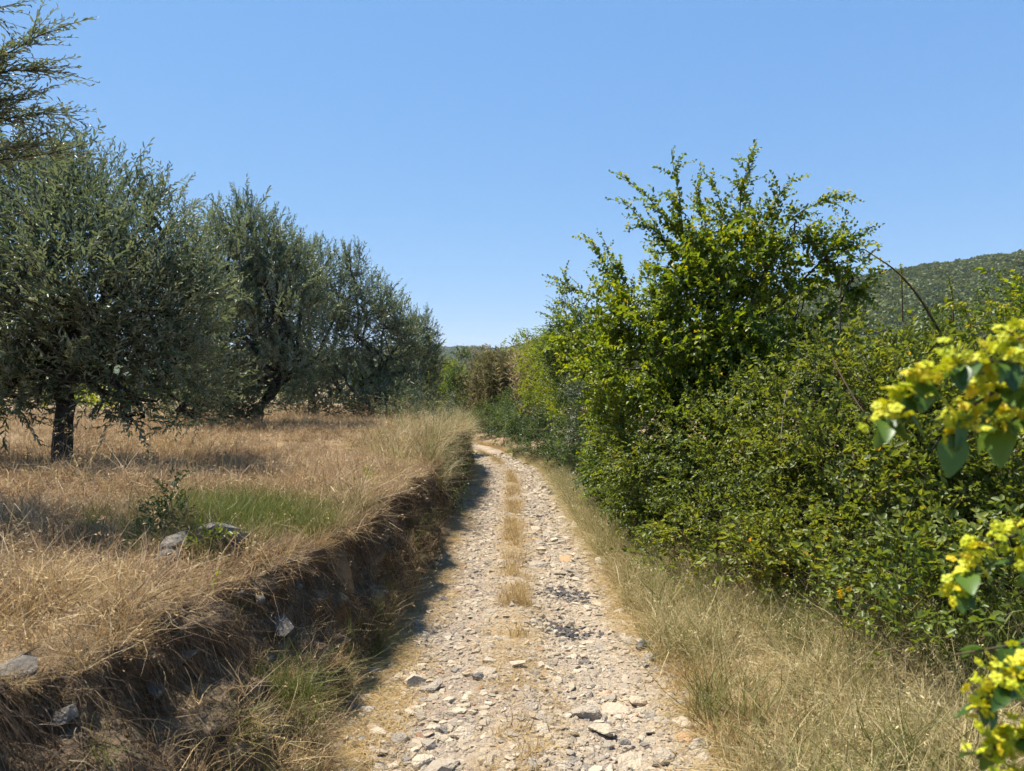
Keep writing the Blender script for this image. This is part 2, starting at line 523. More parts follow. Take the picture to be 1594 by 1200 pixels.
def scatter(name, pts, rot, scl, idx, coll, parent=None):
    n = len(pts)
    me = D.meshes.new(name)
    me.vertices.add(n)
    me.vertices.foreach_set('co', np.ascontiguousarray(pts, np.float32).ravel())
    for nm, arr in (('rot', rot), ('scl', scl)):
        a = me.attributes.new(nm, 'FLOAT_VECTOR', 'POINT')
        a.data.foreach_set('vector', np.ascontiguousarray(arr, np.float32).ravel())
    a = me.attributes.new('idx', 'INT', 'POINT')
    a.data.foreach_set('value', np.ascontiguousarray(idx, np.int32))
    me.update()
    o = D.objects.new(name, me)
    COL.objects.link(o)
    if parent is not None:
        o.parent = parent
        o.matrix_parent_inverse = parent_inv(parent)
    g = D.node_groups.new(name, 'GeometryNodeTree')
    g.interface.new_socket('Geometry', in_out='INPUT', socket_type='NodeSocketGeometry')
    g.interface.new_socket('Geometry', in_out='OUTPUT', socket_type='NodeSocketGeometry')
    gi = g.nodes.new('NodeGroupInput'); go = g.nodes.new('NodeGroupOutput')
    ci = g.nodes.new('GeometryNodeCollectionInfo')
    ci.inputs['Collection'].default_value = coll
    ci.inputs['Separate Children'].default_value = True
    ci.inputs['Reset Children'].default_value = True
    iop = g.nodes.new('GeometryNodeInstanceOnPoints')
    iop.inputs['Pick Instance'].default_value = True
    def na(nm, t):
        x = g.nodes.new('GeometryNodeInputNamedAttribute'); x.data_type = t; x.inputs['Name'].default_value = nm
        return x.outputs['Attribute']
    er = g.nodes.new('FunctionNodeEulerToRotation')
    g.links.new(na('rot', 'FLOAT_VECTOR'), er.inputs[0])
    g.links.new(gi.outputs[0], iop.inputs['Points'])
    g.links.new(ci.outputs[0], iop.inputs['Instance'])
    g.links.new(na('idx', 'INT'), iop.inputs['Instance Index'])
    g.links.new(er.outputs[0], iop.inputs['Rotation'])
    g.links.new(na('scl', 'FLOAT_VECTOR'), iop.inputs['Scale'])
    g.links.new(iop.outputs[0], go.inputs[0])
    md = o.modifiers.new('scatter', 'NODES')
    md.node_group = g
    return o


def grass_tuft(n, h, spread, lean, curl, width, mat, flat=0.0, heads=0.0, seg=4, bias=(0, 0)):
    az = RNG.uniform(0, 2 * np.pi, n)
    d = np.stack([np.cos(az), np.sin(az), 0 * az], 1) + np.array([[bias[0], bias[1], 0]])
    rr = spread * np.sqrt(RNG.uniform(0, 1, n))
    a2 = RNG.uniform(0, 2 * np.pi, n)
    root = np.stack([np.cos(a2) * rr, np.sin(a2) * rr, 0 * rr - .01], 1)
    hh = h * RNG.uniform(.45, 1.1, n)
    th = np.minimum(np.abs(RNG.normal(0, lean, n)), 1.25) + flat
    cu = np.minimum(np.abs(RNG.normal(0, curl, n)), 1.3)
    t = np.linspace(0, 1, seg + 1)[None, :, None]
    up = np.array([0, 0, 1.0])[None, None, :]
    wob = RNG.normal(scale=.14, size=(n, 1, 3)) * np.sin(t * RNG.uniform(3, 7, (n, 1, 1)))
    p = root[:, None, :] + hh[:, None, None] * (t * (np.cos(th)[:, None, None] * up + np.sin(th)[:, None, None] * d[:, None, :])
        + cu[:, None, None] * t ** 2 * (d[:, None, :] * .8 - up * .55) + wob * t)
    p[:, :, 2] = np.maximum(p[:, :, 2], .004)
    w = width * RNG.uniform(.6, 1.2, n)[:, None] * (1 - np.linspace(0, 1, seg + 1)[None, :] ** 1.5 * .9)
    tw = RNG.uniform(0, np.pi, n)
    wd = np.stack([np.cos(tw), np.sin(tw), RNG.uniform(-.3, .3, n)], 1)
    v, f = strips(p, w, norm(wd))
    rnd = np.repeat(np.clip(RNG.beta(2, 2, n), 0, 1), (seg + 1) * 2)
    if heads > 0:
        k = max(1, int(n * heads))
        ids = RNG.choice(n, k, replace=False)
        tips = p[ids, -1]
        q = 6
        pos = np.repeat(tips, q, 0) + RNG.normal(scale=.012, size=(k * q, 3)) - np.array([[0, 0, .01]])
        ax = norm(RNG.normal(size=(k * q, 3)) + np.array([[0, 0, -.6]]))
        v2, f2, kk = leaf_arrays(pos, ax, .022, .007, 'lance')
        f2 = np.concatenate([f2, f2[:, 2:3]], 1)
        # triangles kept as their own quads with a repeated corner would be invalid: build thin quads instead
        f2 = (np.arange(k * q) * 4)[:, None] + np.array([[0, 1, 2, 3]])
        f = np.concatenate([f, f2 + len(v)]); v = np.concatenate([v, v2]); rnd = np.concatenate([rnd, np.repeat(RNG.uniform(.6, 1, k * q), 4)])
    me = mesh_from('tuft', v, f, rnd)
    me.materials.append(mat)
    return me


# ------------------------------------------------------------------ SETTING: ground
def build_ground():
    ys = np.concatenate([np.linspace(-12, 1, 40), np.linspace(1.1, 14, 200), np.linspace(14.2, 48, 130), np.geomspace(49, 9000, 70)])
    ts = np.concatenate([-np.geomspace(6000, 16, 40), np.linspace(-15.5, -1.7, 90), np.linspace(-1.65, -.9, 26), np.linspace(-.8, .8, 12), np.linspace(.9, 3, 36), np.linspace(3.2, 16, 50), np.geomspace(17, 6000, 40)])
    Y, T = np.meshgrid(ys, ts, indexing='ij')
    X = cx(Y) + T
    Z = ground_z(X, Y)
    tt = lat(X, Y)
    # under the track and behind the bank's face the sheet stays below the surfaces laid over it
    Z = Z - .05 * (sstep(1.12, .98, np.abs(tt))) - np.where((-tt > toe(Y) - .02) & (-tt < edge(Y) + .14), .16, 0)
    far = sstep(60, 400, np.hypot(X, Y))
    Z = Z * (1 - far) + far * (-16.0)
    v = np.stack([X, Y, Z], -1).reshape(-1, 3)
    ny, nt_ = Y.shape
    i = (np.arange(ny - 1)[:, None] * nt_ + np.arange(nt_ - 1)[None, :])
    f = np.stack([i, i + 1, i + nt_ + 1, i + nt_], -1).reshape(-1, 4)
    o = obj('ground', mesh_from('ground', v, f, smooth=True), M['soil'])
    tag(o, 'dry brown field soil on both sides of the track', 'ground', kind='structure')
    return o


build_ground()


def build_road():
    ys = np.concatenate([np.linspace(-10, 1.5, 60), np.arange(1.52, 9, .022), np.arange(9, 18, .05), np.linspace(18.1, 48, 200)])
    ts = np.linspace(-1.25, 1.2, 110)
    Y, T = np.meshgrid(ys, ts, indexing='ij')
    s = (cx(Y + .2) - cx(Y - .2)) / .4
    X = cx(Y) + T / np.sqrt(1 + s * s)
    Z = road_z(X, Y)
    Z = Z - .10 * sstep(1.0 + .0, 1.2, T + .1 * fbm(X * 3, Y * 3, 71))
    v = np.stack([X, Y, Z], -1).reshape(-1, 3)
    ny, nt_ = Y.shape
    i = (np.arange(ny - 1)[:, None] * nt_ + np.arange(nt_ - 1)[None, :])
    f = np.stack([i, i + 1, i + nt_ + 1, i + nt_], -1).reshape(-1, 4)
    o = obj('dirt_road', mesh_from('dirt_road', v, f, smooth=True), M['road'])
    tag(o, 'stony pale dirt track running downhill between bank and hedge', 'road', kind='structure')
    return o


road = build_road()


def bank_point(y, u):
    """the bank's broken face: u 0 at the toe, 1 at the upper edge, over 1 back onto the field"""
    e = edge(y); to = toe(y); h = bank_h(y)
    zb = zr(y) - .06
    uu = np.clip(u, 0, 1)
    slump = np.exp(-((y - 3.65) / .6) ** 2)
    prof = to + (e - to) * (uu ** (1.5 - .6 * slump)) + .12 * np.sin(uu * np.pi) * (1 - .8 * sstep(0, .5, uu)) * -1
    t = prof + np.clip(u - 1, 0, None) * .45
    z = zb + (h + .06) * uu ** .9
    n1 = fbm(y * 2.2, u * 3.2, 81); n2 = fbm(y * 7, u * 8, 83); n3 = fbm(y * 24, u * 22, 85, 3)
    amp = sstep(0, .15, u) * (1 - .75 * sstep(1.0, 1.35, u))
    t = t - amp * (.34 * n1 + .16 * n2 + .06 * n3)
    # undercut just below the turf
    t = t + .07 * np.exp(-((u - .74) / .16) ** 2) * (1 - slump)
    x = cx(y) - t
    fz = field_z(x, y)
    z = np.where(u > 1, fz + .015 + .04 * n2 - .12 * sstep(1.25, 1.7, u), z + amp * (.10 * n1 + .06 * n3))
    z = np.where((u > .9) & (u <= 1), z + (fz + .015 + .04 * n2 - z) * sstep(.9, 1.0, u), z)
    return x, y + .05 * n2, z


def build_bank():
    ys = np.concatenate([np.linspace(-4, 1.2, 50), np.arange(1.22, 9, .03), np.arange(9, 20, .07), np.linspace(20.1, 46, 120)])
    us = np.concatenate([np.linspace(-.08, 1.0, 46), np.linspace(1.04, 1.7, 14)])
    Y, U = np.meshgrid(ys, us, indexing='ij')
    x, y, z = bank_point(Y, U)
    v = np.stack([x, y, z], -1).reshape(-1, 3)
    ny, nu = Y.shape
    i = (np.arange(ny - 1)[:, None] * nu + np.arange(nu - 1)[None, :])
    f = np.stack([i, i + nu, i + nu + 1, i + 1], -1).reshape(-1, 4)
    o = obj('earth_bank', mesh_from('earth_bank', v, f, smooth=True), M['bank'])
    tag(o, 'eroded dark earth bank with hanging roots along the left of the track', 'bank', kind='structure')
    return o


bank = build_bank()

# ------------------------------------------------------------------ SETTING: hills
def polar_hill(name, label, pts, d0, d1, zbase, mat, seed, amp):
    """pts: photo x -> photo y of the crest; the hill climbs from distance d0 to a crest at d1"""
    pxs = np.linspace(pts[0][0], pts[-1][0], 120)
    pys = np.interp(pxs, [p[0] for p in pts], [p[1] for p in pts])
    rows = np.concatenate([np.linspace(0, 1, 50), np.linspace(1.05, 1.6, 10)])
    A = np.arctan2(pxs - 797, F_PX)
    TT, AA = np.meshgrid(rows, A, indexing='ij')
    Dd = d0 + (d1 - d0) * TT
    X = Dd * np.tan(AA); Y = Dd
    crest = CAM_Z + (570 - np.broadcast_to(pys, X.shape)) / F_PX * d1
    prof = np.where(TT <= 1, sstep(-.15, 1.12, TT) / sstep(-.15, 1.12, np.array(1.0)), 1 - .5 * (TT - 1))
    Z = zbase + (crest - zbase) * prof + amp * (d1 / 700) * fbm(X / d1 * 9, Y / d1 * 9, seed)
    Z = Z + np.where(TT < .02, -8, 0)
    v = np.stack([X, Y, Z], -1).reshape(-1, 3)
    ny, nt_ = X.shape
    i = (np.arange(ny - 1)[:, None] * nt_ + np.arange(nt_ - 1)[None, :])
    f = np.stack([i, i + 1, i + nt_ + 1, i + nt_], -1).reshape(-1, 4)
    o = obj(name, mesh_from(name, v, f, smooth=True), mat)
    tag(o, label, 'hill', kind='structure')
    return X, Y, Z, TT


hillR = polar_hill('hill', 'wooded green hill rising behind the hedge on the right', [(820, 566), (900, 556), (1000, 536), (1100, 510), (1200, 478), (1330, 441), (1450, 423), (1594, 400), (1900, 350), (2300, 330)], 260, 720, -16, M['hill'], 91, 8)
hillF = polar_hill('distant_hill', 'low distant blue-green wooded ridge at the end of the track', [(-600, 545), (200, 548), (600, 552), (700, 549), (760, 549), (800, 545), (850, 533), (900, 530), (1000, 535), (1300, 545)], 900, 2600, -16, M['hill'], 93, 14)


def crown_clump(nl, r, leaf):
    d = rand_dirs(nl)
    d[:, 2] = np.abs(d[:, 2]) * .9 - .15
    rad = r * (.75 + .3 * RNG.uniform(size=nl) + .35 * fbm(d[:, 0] * 2 + 7 * RNG.uniform(), d[:, 1] * 2, 5, 2))
    pos = d * rad[:, None]
    ax = norm(RNG.normal(size=(nl, 3)) + d * .3)
    v, f, k = leaf_arrays(pos, ax, leaf, leaf * .8, 'ovate', updir=d)
    me = mesh_from('wood_crown', v, f, np.repeat(RNG.uniform(0, 1, nl), k))
    me.materials.append(M['canopy'])
    return me


wood_coll = source_collection('wood_source', [crown_clump(260, 1.0, .34) for _ in range(6)])


def wood(name, label, H, n, size, pxlim):
    X, Y, Z, TT = H
    ii = RNG.integers(0, 53, n * 4); jj = RNG.integers(0, X.shape[1] - 1, n * 4)
    a = RNG.uniform(size=n * 4)[:, None]; b = RNG.uniform(size=n * 4)[:, None]
    S = np.stack([X, Y, Z], -1)
    p = S[ii, jj] * (1 - a) * (1 - b) + S[ii + 1, jj] * a * (1 - b) + S[ii, jj + 1] * (1 - a) * b + S[ii + 1, jj + 1] * a * b
    px = 797 + F_PX * p[:, 0] / p[:, 1]
    ok = (px > pxlim[0]) & (px < pxlim[1])
    p = p[ok][:n]
    m = len(p)
    s = size * RNG.uniform(.6, 1.35, m)
    scl = np.stack([s, s, s * RNG.uniform(.8, 1.1, m)], 1)
    rot = np.stack([0 * s, 0 * s, RNG.uniform(0, 6.28, m)], 1)
    o = scatter(name, p, rot, scl, RNG.integers(0, 6, m), wood_coll)
    tag(o, label, 'wood', kind='stuff')


wood('hillside_wood', 'dense green woodland covering the hill behind the hedge', hillR, 6500, 7.0, (800, 2100))
wood('ridge_wood', 'woodland covering the distant ridge at the end of the track', hillF, 9000, 13.0, (300, 1300))

# ------------------------------------------------------------------ STONES
def rock_mesh(flat, npts=13, sub=False, mat='stone'):
    bm = bmesh.new()
    el = (RNG.uniform(.75, 1.25), RNG.uniform(.6, 1.0), flat)
    for d in rand_dirs(npts):
        r = RNG.uniform(.85, 1.0)
        q = np.sign(d) * np.abs(d) ** .75 * r
        bm.verts.new((q[0] * el[0], q[1] * el[1], q[2] * el[2]))
    bmesh.ops.convex_hull(bm, input=bm.verts)
    for vv in [x for x in bm.verts if not x.link_faces]:
        bm.verts.remove(vv)
    if sub:
        bmesh.ops.bevel(bm, geom=list(bm.edges), offset=.07, segments=1, affect='EDGES')
        bmesh.ops.triangulate(bm, faces=bm.faces)
        bmesh.ops.subdivide_edges(bm, edges=bm.edges, cuts=1, use_grid_fill=True)
        for vv in bm.verts:
            n = fbm(vv.co.x * 3 + vv.co.z * 4, vv.co.y * 3 + 9, 3, 3)
            vv.co *= 1 + .18 * float(n)
    bmesh.ops.recalc_face_normals(bm, faces=bm.faces)
    me = D.meshes.new('stone')
    bm.to_mesh(me); bm.free()
    me.materials.append(M[mat])
    return me


ROCKS = [rock_mesh(RNG.uniform(.35, .75), RNG.integers(12, 20)) for _ in range(16)]
SLABS = [rock_mesh(RNG.uniform(.18, .32), RNG.integers(14, 22)) for _ in range(10)]


def road_stones():
    # candidates: position, size, flatness
    cand = []
    taken = []
    n = 5200
    y = 2.1 + (27 - 2.1) * RNG.uniform(size=n) ** 1.9
    d = RNG.uniform(-1.02, 1.08, n)
    size = .0145 * (1 - RNG.uniform(size=n)) ** (-1 / 1.95)
    size = np.clip(size, .0145, .085)
    right = sstep(.15, .35, d)
    size = np.where((y > 4.8) & (d < .2), np.clip(size * .62, .012, .06), size)
    size = np.where((y > 6.5) & (right > .5), size * 1.45 + .008, size)
    strip = np.exp(-(d / .16) ** 2)
    keep = (RNG.uniform(size=n) > strip * .6) & (RNG.uniform(size=n) > .75 * sstep(-.62, -.95, d)) & (RNG.uniform(size=n) > .6 * sstep(.92, 1.05, d))
    y, d, size = y[keep], d[keep], size[keep]
    order = np.argsort(-size / y)
    y, d, size = y[order], d[order], size[order]
    x = cx(y) + d
    # keep stones from sitting inside one another
    cell = {}
    ok = []
    for i in range(len(x)):
        r = size[i] * .8
        c = (int(x[i] / .15), int(y[i] / .15))
        bad = False
        for a in (-1, 0, 1):
            for b in (-1, 0, 1):
                for (xx, yy, rr) in cell.get((c[0] + a, c[1] + b), ()):
                    if (xx - x[i]) ** 2 + (yy - y[i]) ** 2 < (rr + r) ** 2 * .8:
                        bad = True; break
                if bad: break
            if bad: break
        if not bad:
            cell.setdefault(c, []).append((x[i], y[i], r)); ok.append(i)
    ok = np.array(ok)
    x, y, size, d = x[ok], y[ok], size[ok], d[ok]
    z = road_z(x, y)
    slab = (RNG.uniform(size=len(x)) < np.where(d > .15, .6, .3))
    rot = np.stack([RNG.normal(0, .16, len(x)), RNG.normal(0, .16, len(x)), RNG.uniform(0, 6.28, len(x))], 1)
    k = 300
    for i in range(k):
        me = (SLABS if slab[i] else ROCKS)[i % (len(SLABS) if slab[i] else len(ROCKS))]
        o = D.objects.new('stone', me); COL.objects.link(o); o.parent = road
        o.location = (x[i], y[i], z[i] + size[i] * (-.02 if slab[i] else .03))
        o.rotation_euler = rot[i]
        o.scale = (size[i],) * 3
    # the smaller ones and the gravel between them
    gx = [x[k:]]; gy = [y[k:]]; gs = [size[k:]]
    n2 = 72000
    y2 = 2.0 + (26 - 2.0) * RNG.uniform(size=n2) ** 1.9
    d2 = RNG.uniform(-1.08, 1.12, n2)
    s2 = np.clip(.0075 * (1 - RNG.uniform(size=n2)) ** (-1 / 2.2), .0075, .036) * (1 + .03 * y2)
    dens = .55 + .9 * fbm(d2 * 2.5, y2 * 2.0, 61)
    keep = (RNG.uniform(size=n2) < dens + .2) & (RNG.uniform(size=n2) > .65 * np.exp(-(d2 / .15) ** 2)) & (RNG.uniform(size=n2) > .8 * sstep(-.65, -1.0, d2))
    gx.append((cx(y2) + d2)[keep]); gy.append(y2[keep]); gs.append(s2[keep])
    gx = np.concatenate(gx); gy = np.concatenate(gy); gs = np.concatenate(gs)
    m = len(gx)
    coll = source_collection('pebble_source', ROCKS + SLABS)
    pts = np.stack([gx, gy, road_z(gx, gy) + gs * .02], 1)
    rt = np.stack([RNG.normal(0, .25, m), RNG.normal(0, .25, m), RNG.uniform(0, 6.28, m)], 1)
    g = scatter('gravel', pts, rt, np.repeat(gs[:, None], 3, 1), RNG.integers(0, len(ROCKS) + len(SLABS), m), coll, parent=road)
    g['kind'] = 'stuff'


road_stones()

# single rocks one can point to, lying on the track or on the bank
BIG = [  # photo x, y, radius m, flat, material, label
    (745, 1056, .042, .85, 'darkstone', 'small dark cube-shaped rock standing in the left wheel track'),
    (660, 1192, .085, .55, 'stone', 'broad brown rock with a dark broken front at the bottom of the track'),
    (1000, 1008, .085, .6, 'darkstone', 'dark tilted rock at the grassy right edge of the track'),
    (912, 1112, .12, .35, 'stone', 'large rounded flat boulder showing through the right wheel track'),
    (935, 1140, .12, .25, 'stone', 'long flat grey slab lying across the right wheel track'),
    (1033, 1186, .07, .7, 'stone', 'rounded grey-tan rock near the bottom of the right wheel track'),
    (1087, 1164, .062, .6, 'stone', 'oval pale grey rock beside the right verge grass'),
    (985, 1190, .12, .2, 'stone', 'wide pale slab set into the track at the bottom of the picture'),
    (990, 1095, .065, .55, 'stone', 'tan wedge-shaped rock in the right wheel track'),
    (690, 934, .045, .7, 'darkstone', 'small dark rock on the straw at the foot of the left bank'),
    (520, 1168, .04, .6, 'stone', 'small pale rock half in shade at the foot of the near bank'),
]
for (px, py, r, fl, mt, lb) in BIG:
    # walk down the view ray to the track
    y = 3.0
    for _ in range(40):
        p = P(px, py, y)
        y -= (float(road_z(p.x, y)) - p.z) * .8 / .4 * .5
        y = max(1.8, min(20, y))
    p = P(px, py, y)
    o = obj('rock', rock_mesh(fl, 18, True, mt))
    o.location = (p.x, y, float(road_z(p.x, y)) + r * fl * .25)
    o.scale = (r,) * 3
    o.rotation_euler = (RNG.normal(0, .12), RNG.normal(0, .12), RNG.uniform(0, 6.28))
    tag(o, lb, 'rock', 'loose rocks on the track')

for (px, py, y, r, fl, lb) in [
    (280, 852, 4.2, .13, .6, 'tan rock on top of the bank beside a dark green weed'),
    (345, 858, 4.3, .16, .75, 'dark streaked grey rock on top of the bank below the green grass'),
    (262, 875, 4.05, .10, .5, 'small pale rock just below the tan rock on the bank'),
    (20, 1075, 2.2, .09, .35, 'flat grey rock under straw at the near left edge of the bank'),
]:
    p = P(px, py, y)
    o = obj('rock', rock_mesh(fl, 20, True, 'bankstone'))
    o.location = (p.x, p.y, float(ground_z(p.x, p.y)) + (.08 if y > 3 else .01)); o.scale = (r,) * 3
    o.rotation_euler = (RNG.normal(0, .2), RNG.normal(0, .2), RNG.uniform(0, 6.28))
    tag(o, lb, 'rock', 'rocks on the bank')

# stones sticking out of the bank's face
for (px, py, r) in [(437, 980, .085), (285, 1025, .075), (455, 920, .045), (405, 940, .04), (330, 1000, .045), (520, 900, .04), (425, 1030, .05), (610, 850, .045), (90, 1120, .05), (680, 800, .05), (370, 930, .045), (240, 1080, .04)]:
    # find the face under that sight line
    best = None
    for y in np.arange(1.8, 12, .05):
        p = P(px, py, y)
        u = (p.z - (zr(y) - .06)) / (float(bank_h(y)) + .06)
        if 0.03 < u < 1.0:
            x, yy, z = bank_point(np.array(y), np.array(u))
            e = abs(float(x) - p.x)
            if best is None or e < best[0]:
                best = (e, float(x), float(yy), float(z))
    if best:
        o = obj('stone', rock_mesh(.6, 16, False, 'bankstone'), parent=bank)
        o.location = (best[1] + r * .15, best[2], best[3]); o.scale = (r * 1.2, r * 1.1, r)
        o.rotation_euler = (RNG.normal(0, .2), RNG.normal(0, .2), RNG.uniform(0, 6.28))

# dark scattered debris in the hollow of the right wheel track
n = 420
ctr = np.array([(.44, 6.9), (.62, 6.75), (.36, 5.75), (.5, 5.65)])
ci = RNG.choice(4, n, p=[.35, .25, .25, .15])
q = ctr[ci] + RNG.normal(size=(n, 2)) * np.array([[.11, .10]])
deb = source_collection('debris_source', [rock_mesh(RNG.uniform(.2, .5), 10, False, 'debris') for _ in range(6)])
s = RNG.uniform(.010, .034, n)
o = scatter('dark_debris', np.stack([q[:, 0], q[:, 1], road_z(q[:, 0], q[:, 1]) + s * .2], 1), np.stack([RNG.normal(0, .3, n), RNG.normal(0, .3, n), RNG.uniform(0, 6, n)], 1), np.stack([s * 1.4, s * .8, s], 1), RNG.integers(0, 6, n), deb)
tag(o, 'dark broken slate debris in the hollow of the right wheel track', 'debris', kind='stuff')

# ------------------------------------------------------------------ GRASS
T_straw = [grass_tuft(24, .25, .07, .65, .8, .0055, M['straw'], heads=.04) for _ in range(5)]
T_russet = [grass_tuft(30, .26, .08, .65, .8, .0052, M['russet'], heads=.06) for _ in range(6)]
T_litter = [grass_tuft(22, .20, .10, .25, .2, .0040, M['strawlit'], flat=1.35) for _ in range(5)]
T_green = [grass_tuft(34, .26, .07, .3, .45, .0045, M['green']) for _ in range(4)]
T_verge = [grass_tuft(26, .40, .08, .6, .7, .0052, M['verge'], heads=.04, seg=5, bias=(-.2, .1)) for _ in range(6)] + [grass_tuft(18, .45, .06, .4, .5, .006, M['tuft'], seg=5) for _ in range(2)]
T_short = [grass_tuft(22, .13, .05, .6, .5, .0036, M['strawlit']) for _ in range(4)]
T_stalk = [grass_tuft(3, .85, .05, .18, .25, .004, M['straw'], heads=1.0, seg=6) for _ in range(4)]


def spread(name, label, coll_meshes, x, y, z, smin, smax, tilt=.12, weights=None, cat='grass', parent=None, near=None):
    n = len(x)
    c = source_collection(name + '_source', coll_meshes)
    s = RNG.uniform(smin, smax, n)
    if near is not None:
        s = s * np.clip(y / near, .5, 1) * (1 + 1.3 * fbm(x * 1.1, y * 1.1, 131, 3))
    rot = np.stack([RNG.normal(0, tilt, n), RNG.normal(0, tilt, n), RNG.uniform(0, 6.28, n)], 1)
    idx = RNG.choice(len(coll_meshes), n, p=weights)
    # the collection hands its children out sorted by name, which is the order they were made in
    o = scatter(name, np.stack([x, y, z], 1), rot, np.stack([s * 1.1, s * 1.1, s], 1), idx, c, parent)
    tag(o, label, cat, kind='stuff')
    return o


def in_field(n, ymax=34, tmax=11, p=1.7):
    y = 1.75 + (ymax - 1.75) * RNG.uniform(size=n) ** p
    t = edge(y) - .05 + (np.minimum(tmax, .9 * y + 2.2)) * RNG.uniform(size=n)
    x = cx(y) - t
    return x, y, t


# dry field on top of the bank
x, y, t = in_field(19000)
g = .85 * np.exp(-(((x + 1.95) / .5) ** 2 + ((y - 5.2) / .55) ** 2))           # green patch
keep = RNG.uniform(size=len(x)) > g * 1.0
x, y, t = x[keep], y[keep], t[keep]
near_edge = t < edge(y) + .5
straw = (RNG.uniform(size=len(x)) < np.where(near_edge, .6, .34)) | ((y < 3.4) & (RNG.uniform(size=len(x)) < .6))
spread('dry_grass', 'russet dry grass covering the olive field above the bank', T_russet, x[~straw], y[~straw], field_z(x[~straw], y[~straw]) - .01, .5, 1.45, tilt=.25, near=4.0)
spread('straw_grass', 'pale straw-coloured grass along the top of the bank', T_straw, x[straw], y[straw], field_z(x[straw], y[straw]) - .01, .45, 1.3, tilt=.3, near=4.5)
n = 520
y = RNG.normal(5.2, .5, n); x = RNG.normal(-1.95, .38, n)
k = -lat(x, y) > edge(y)
x, y = x[k], y[k]
spread('green_grass', 'patch of fresh green grass on top of the bank behind the rocks', T_green, x, y, field_z(x, y) - .01, .6, 1.1)
x, y, t = in_field(900, 22, 8)
x, y = x[y > 4.2], y[y > 4.2]
spread('tall_grass', 'tall dry oat stalks standing above the field grass', T_stalk, x, y, field_z(x, y), .5, .95, tilt=.1)

# litter on the track's edges and its middle strip
n = 10000
y = 1.8 + 26 * RNG.uniform(size=n) ** 1.6
side = RNG.uniform(size=n)
d = np.where(side < .6, -1.06 + np.abs(RNG.normal(0, .19, n)), np.where(side < .80, RNG.normal(0, .10, n), 1.0 - np.abs(RNG.normal(0, .10, n)) + .06))
keep = RNG.uniform(size=n) < (.62 + 1.6 * fbm(d * 3, y * 1.4, 67)) * np.where((np.abs(d) < .4) & (y < 6), .6, 1)
d, y = d[keep], y[keep]
x = cx(y) + d
spread('straw_litter', 'flattened straw littering the edges and middle of the track', T_litter, x, y, road_z(x, y) + .002, .5, 1.1, tilt=.05)
n = 3000
y = 2.2 + 32 * RNG.uniform(size=n) ** 1.5
d = np.where(RNG.uniform(size=n) < .45, RNG.normal(0, .065, n), 1.06 + np.abs(RNG.normal(0, .16, n)) - .08)
keep = ((fbm(y * 1.3, d * 2, 69) > np.where(y < 6.2, .13, -.06)) & ((y > 4.6) | (RNG.uniform(size=n) < .25))) | (d > .5)
d, y = d[keep], y[keep]
x = cx(y) + d
spread('short_grass', 'short dry grass growing in the middle of the track', T_short, x, y, ground_z(x, y) + .002, .6, 1.5)

# right verge
n = 9500
y = 1.3 + 26 * RNG.uniform(size=n) ** 1.8
wid = np.interp(y, [1, 4, 6.5, 9, 30], [2.6, 2.4, 1.5, .4, .35])
u = RNG.uniform(size=n)
d = 1.04 + .04 * RNG.normal(size=n) + wid * u
x = cx(y) + d
z = ground_z(x, y) - .01
kp = RNG.uniform(size=n) < .35 + 2.2 * (fbm(x * 1.6, y * 1.6, 73, 2) + .22)
x, y, z = x[kp], y[kp], z[kp]
o = spread('verge_grass', 'tall pale dry grass along the right verge below the brambles', T_verge, x, y, z, .35, 1.15, tilt=.28)

n = 5200
y = 3.2 + 22 * RNG.uniform(size=n) ** 1.3
d = np.interp(y, [3, 6, 9, 30], [2.6, 2.2, 1.75, 1.75]) + 7.5 * RNG.uniform(size=n) ** 1.4
x = cx(y) + d
T_under = [grass_tuft(26, .5, .12, .5, .6, .016, M['green'], seg=4) for _ in range(4)]
spread('undergrowth', 'green undergrowth inside and behind the right hedge', T_under, x, y, ground_z(x, y) - .01, .5, 1.2, tilt=.25, cat='undergrowth')
n = 2600
y = 1.6 + 30 * RNG.uniform(size=n) ** 1.5
d = 1.0 + np.interp(y, [1, 4, 6.5, 9, 30], [2.0, 1.8, 1.1, .5, .5]) * RNG.uniform(size=n)
x = cx(y) + d
spread('verge_litter', 'fallen straw between the grass stems of the right verge', T_litter, x, y, ground_z(x, y) + .004, .7, 1.4, tilt=.12)

# at the foot of the bank
n = 3000
y = 1.4 + 26 * RNG.uniform(size=n) ** 1.7
u = np.abs(RNG.normal(0, .12 + .14 * (fbm(y * 1.2, 0 * y, 88) > 0) + .2 * np.exp(-((y - 3.8) / .5) ** 2), n))
bx_, by_, bz_ = bank_point(y, u)
spread('bank_grass', 'dry grass growing at the foot of the bank', T_straw[:3] + T_russet[:2] + T_green[:1], bx_, by_, bz_ - .01, .35, .85, tilt=.35)


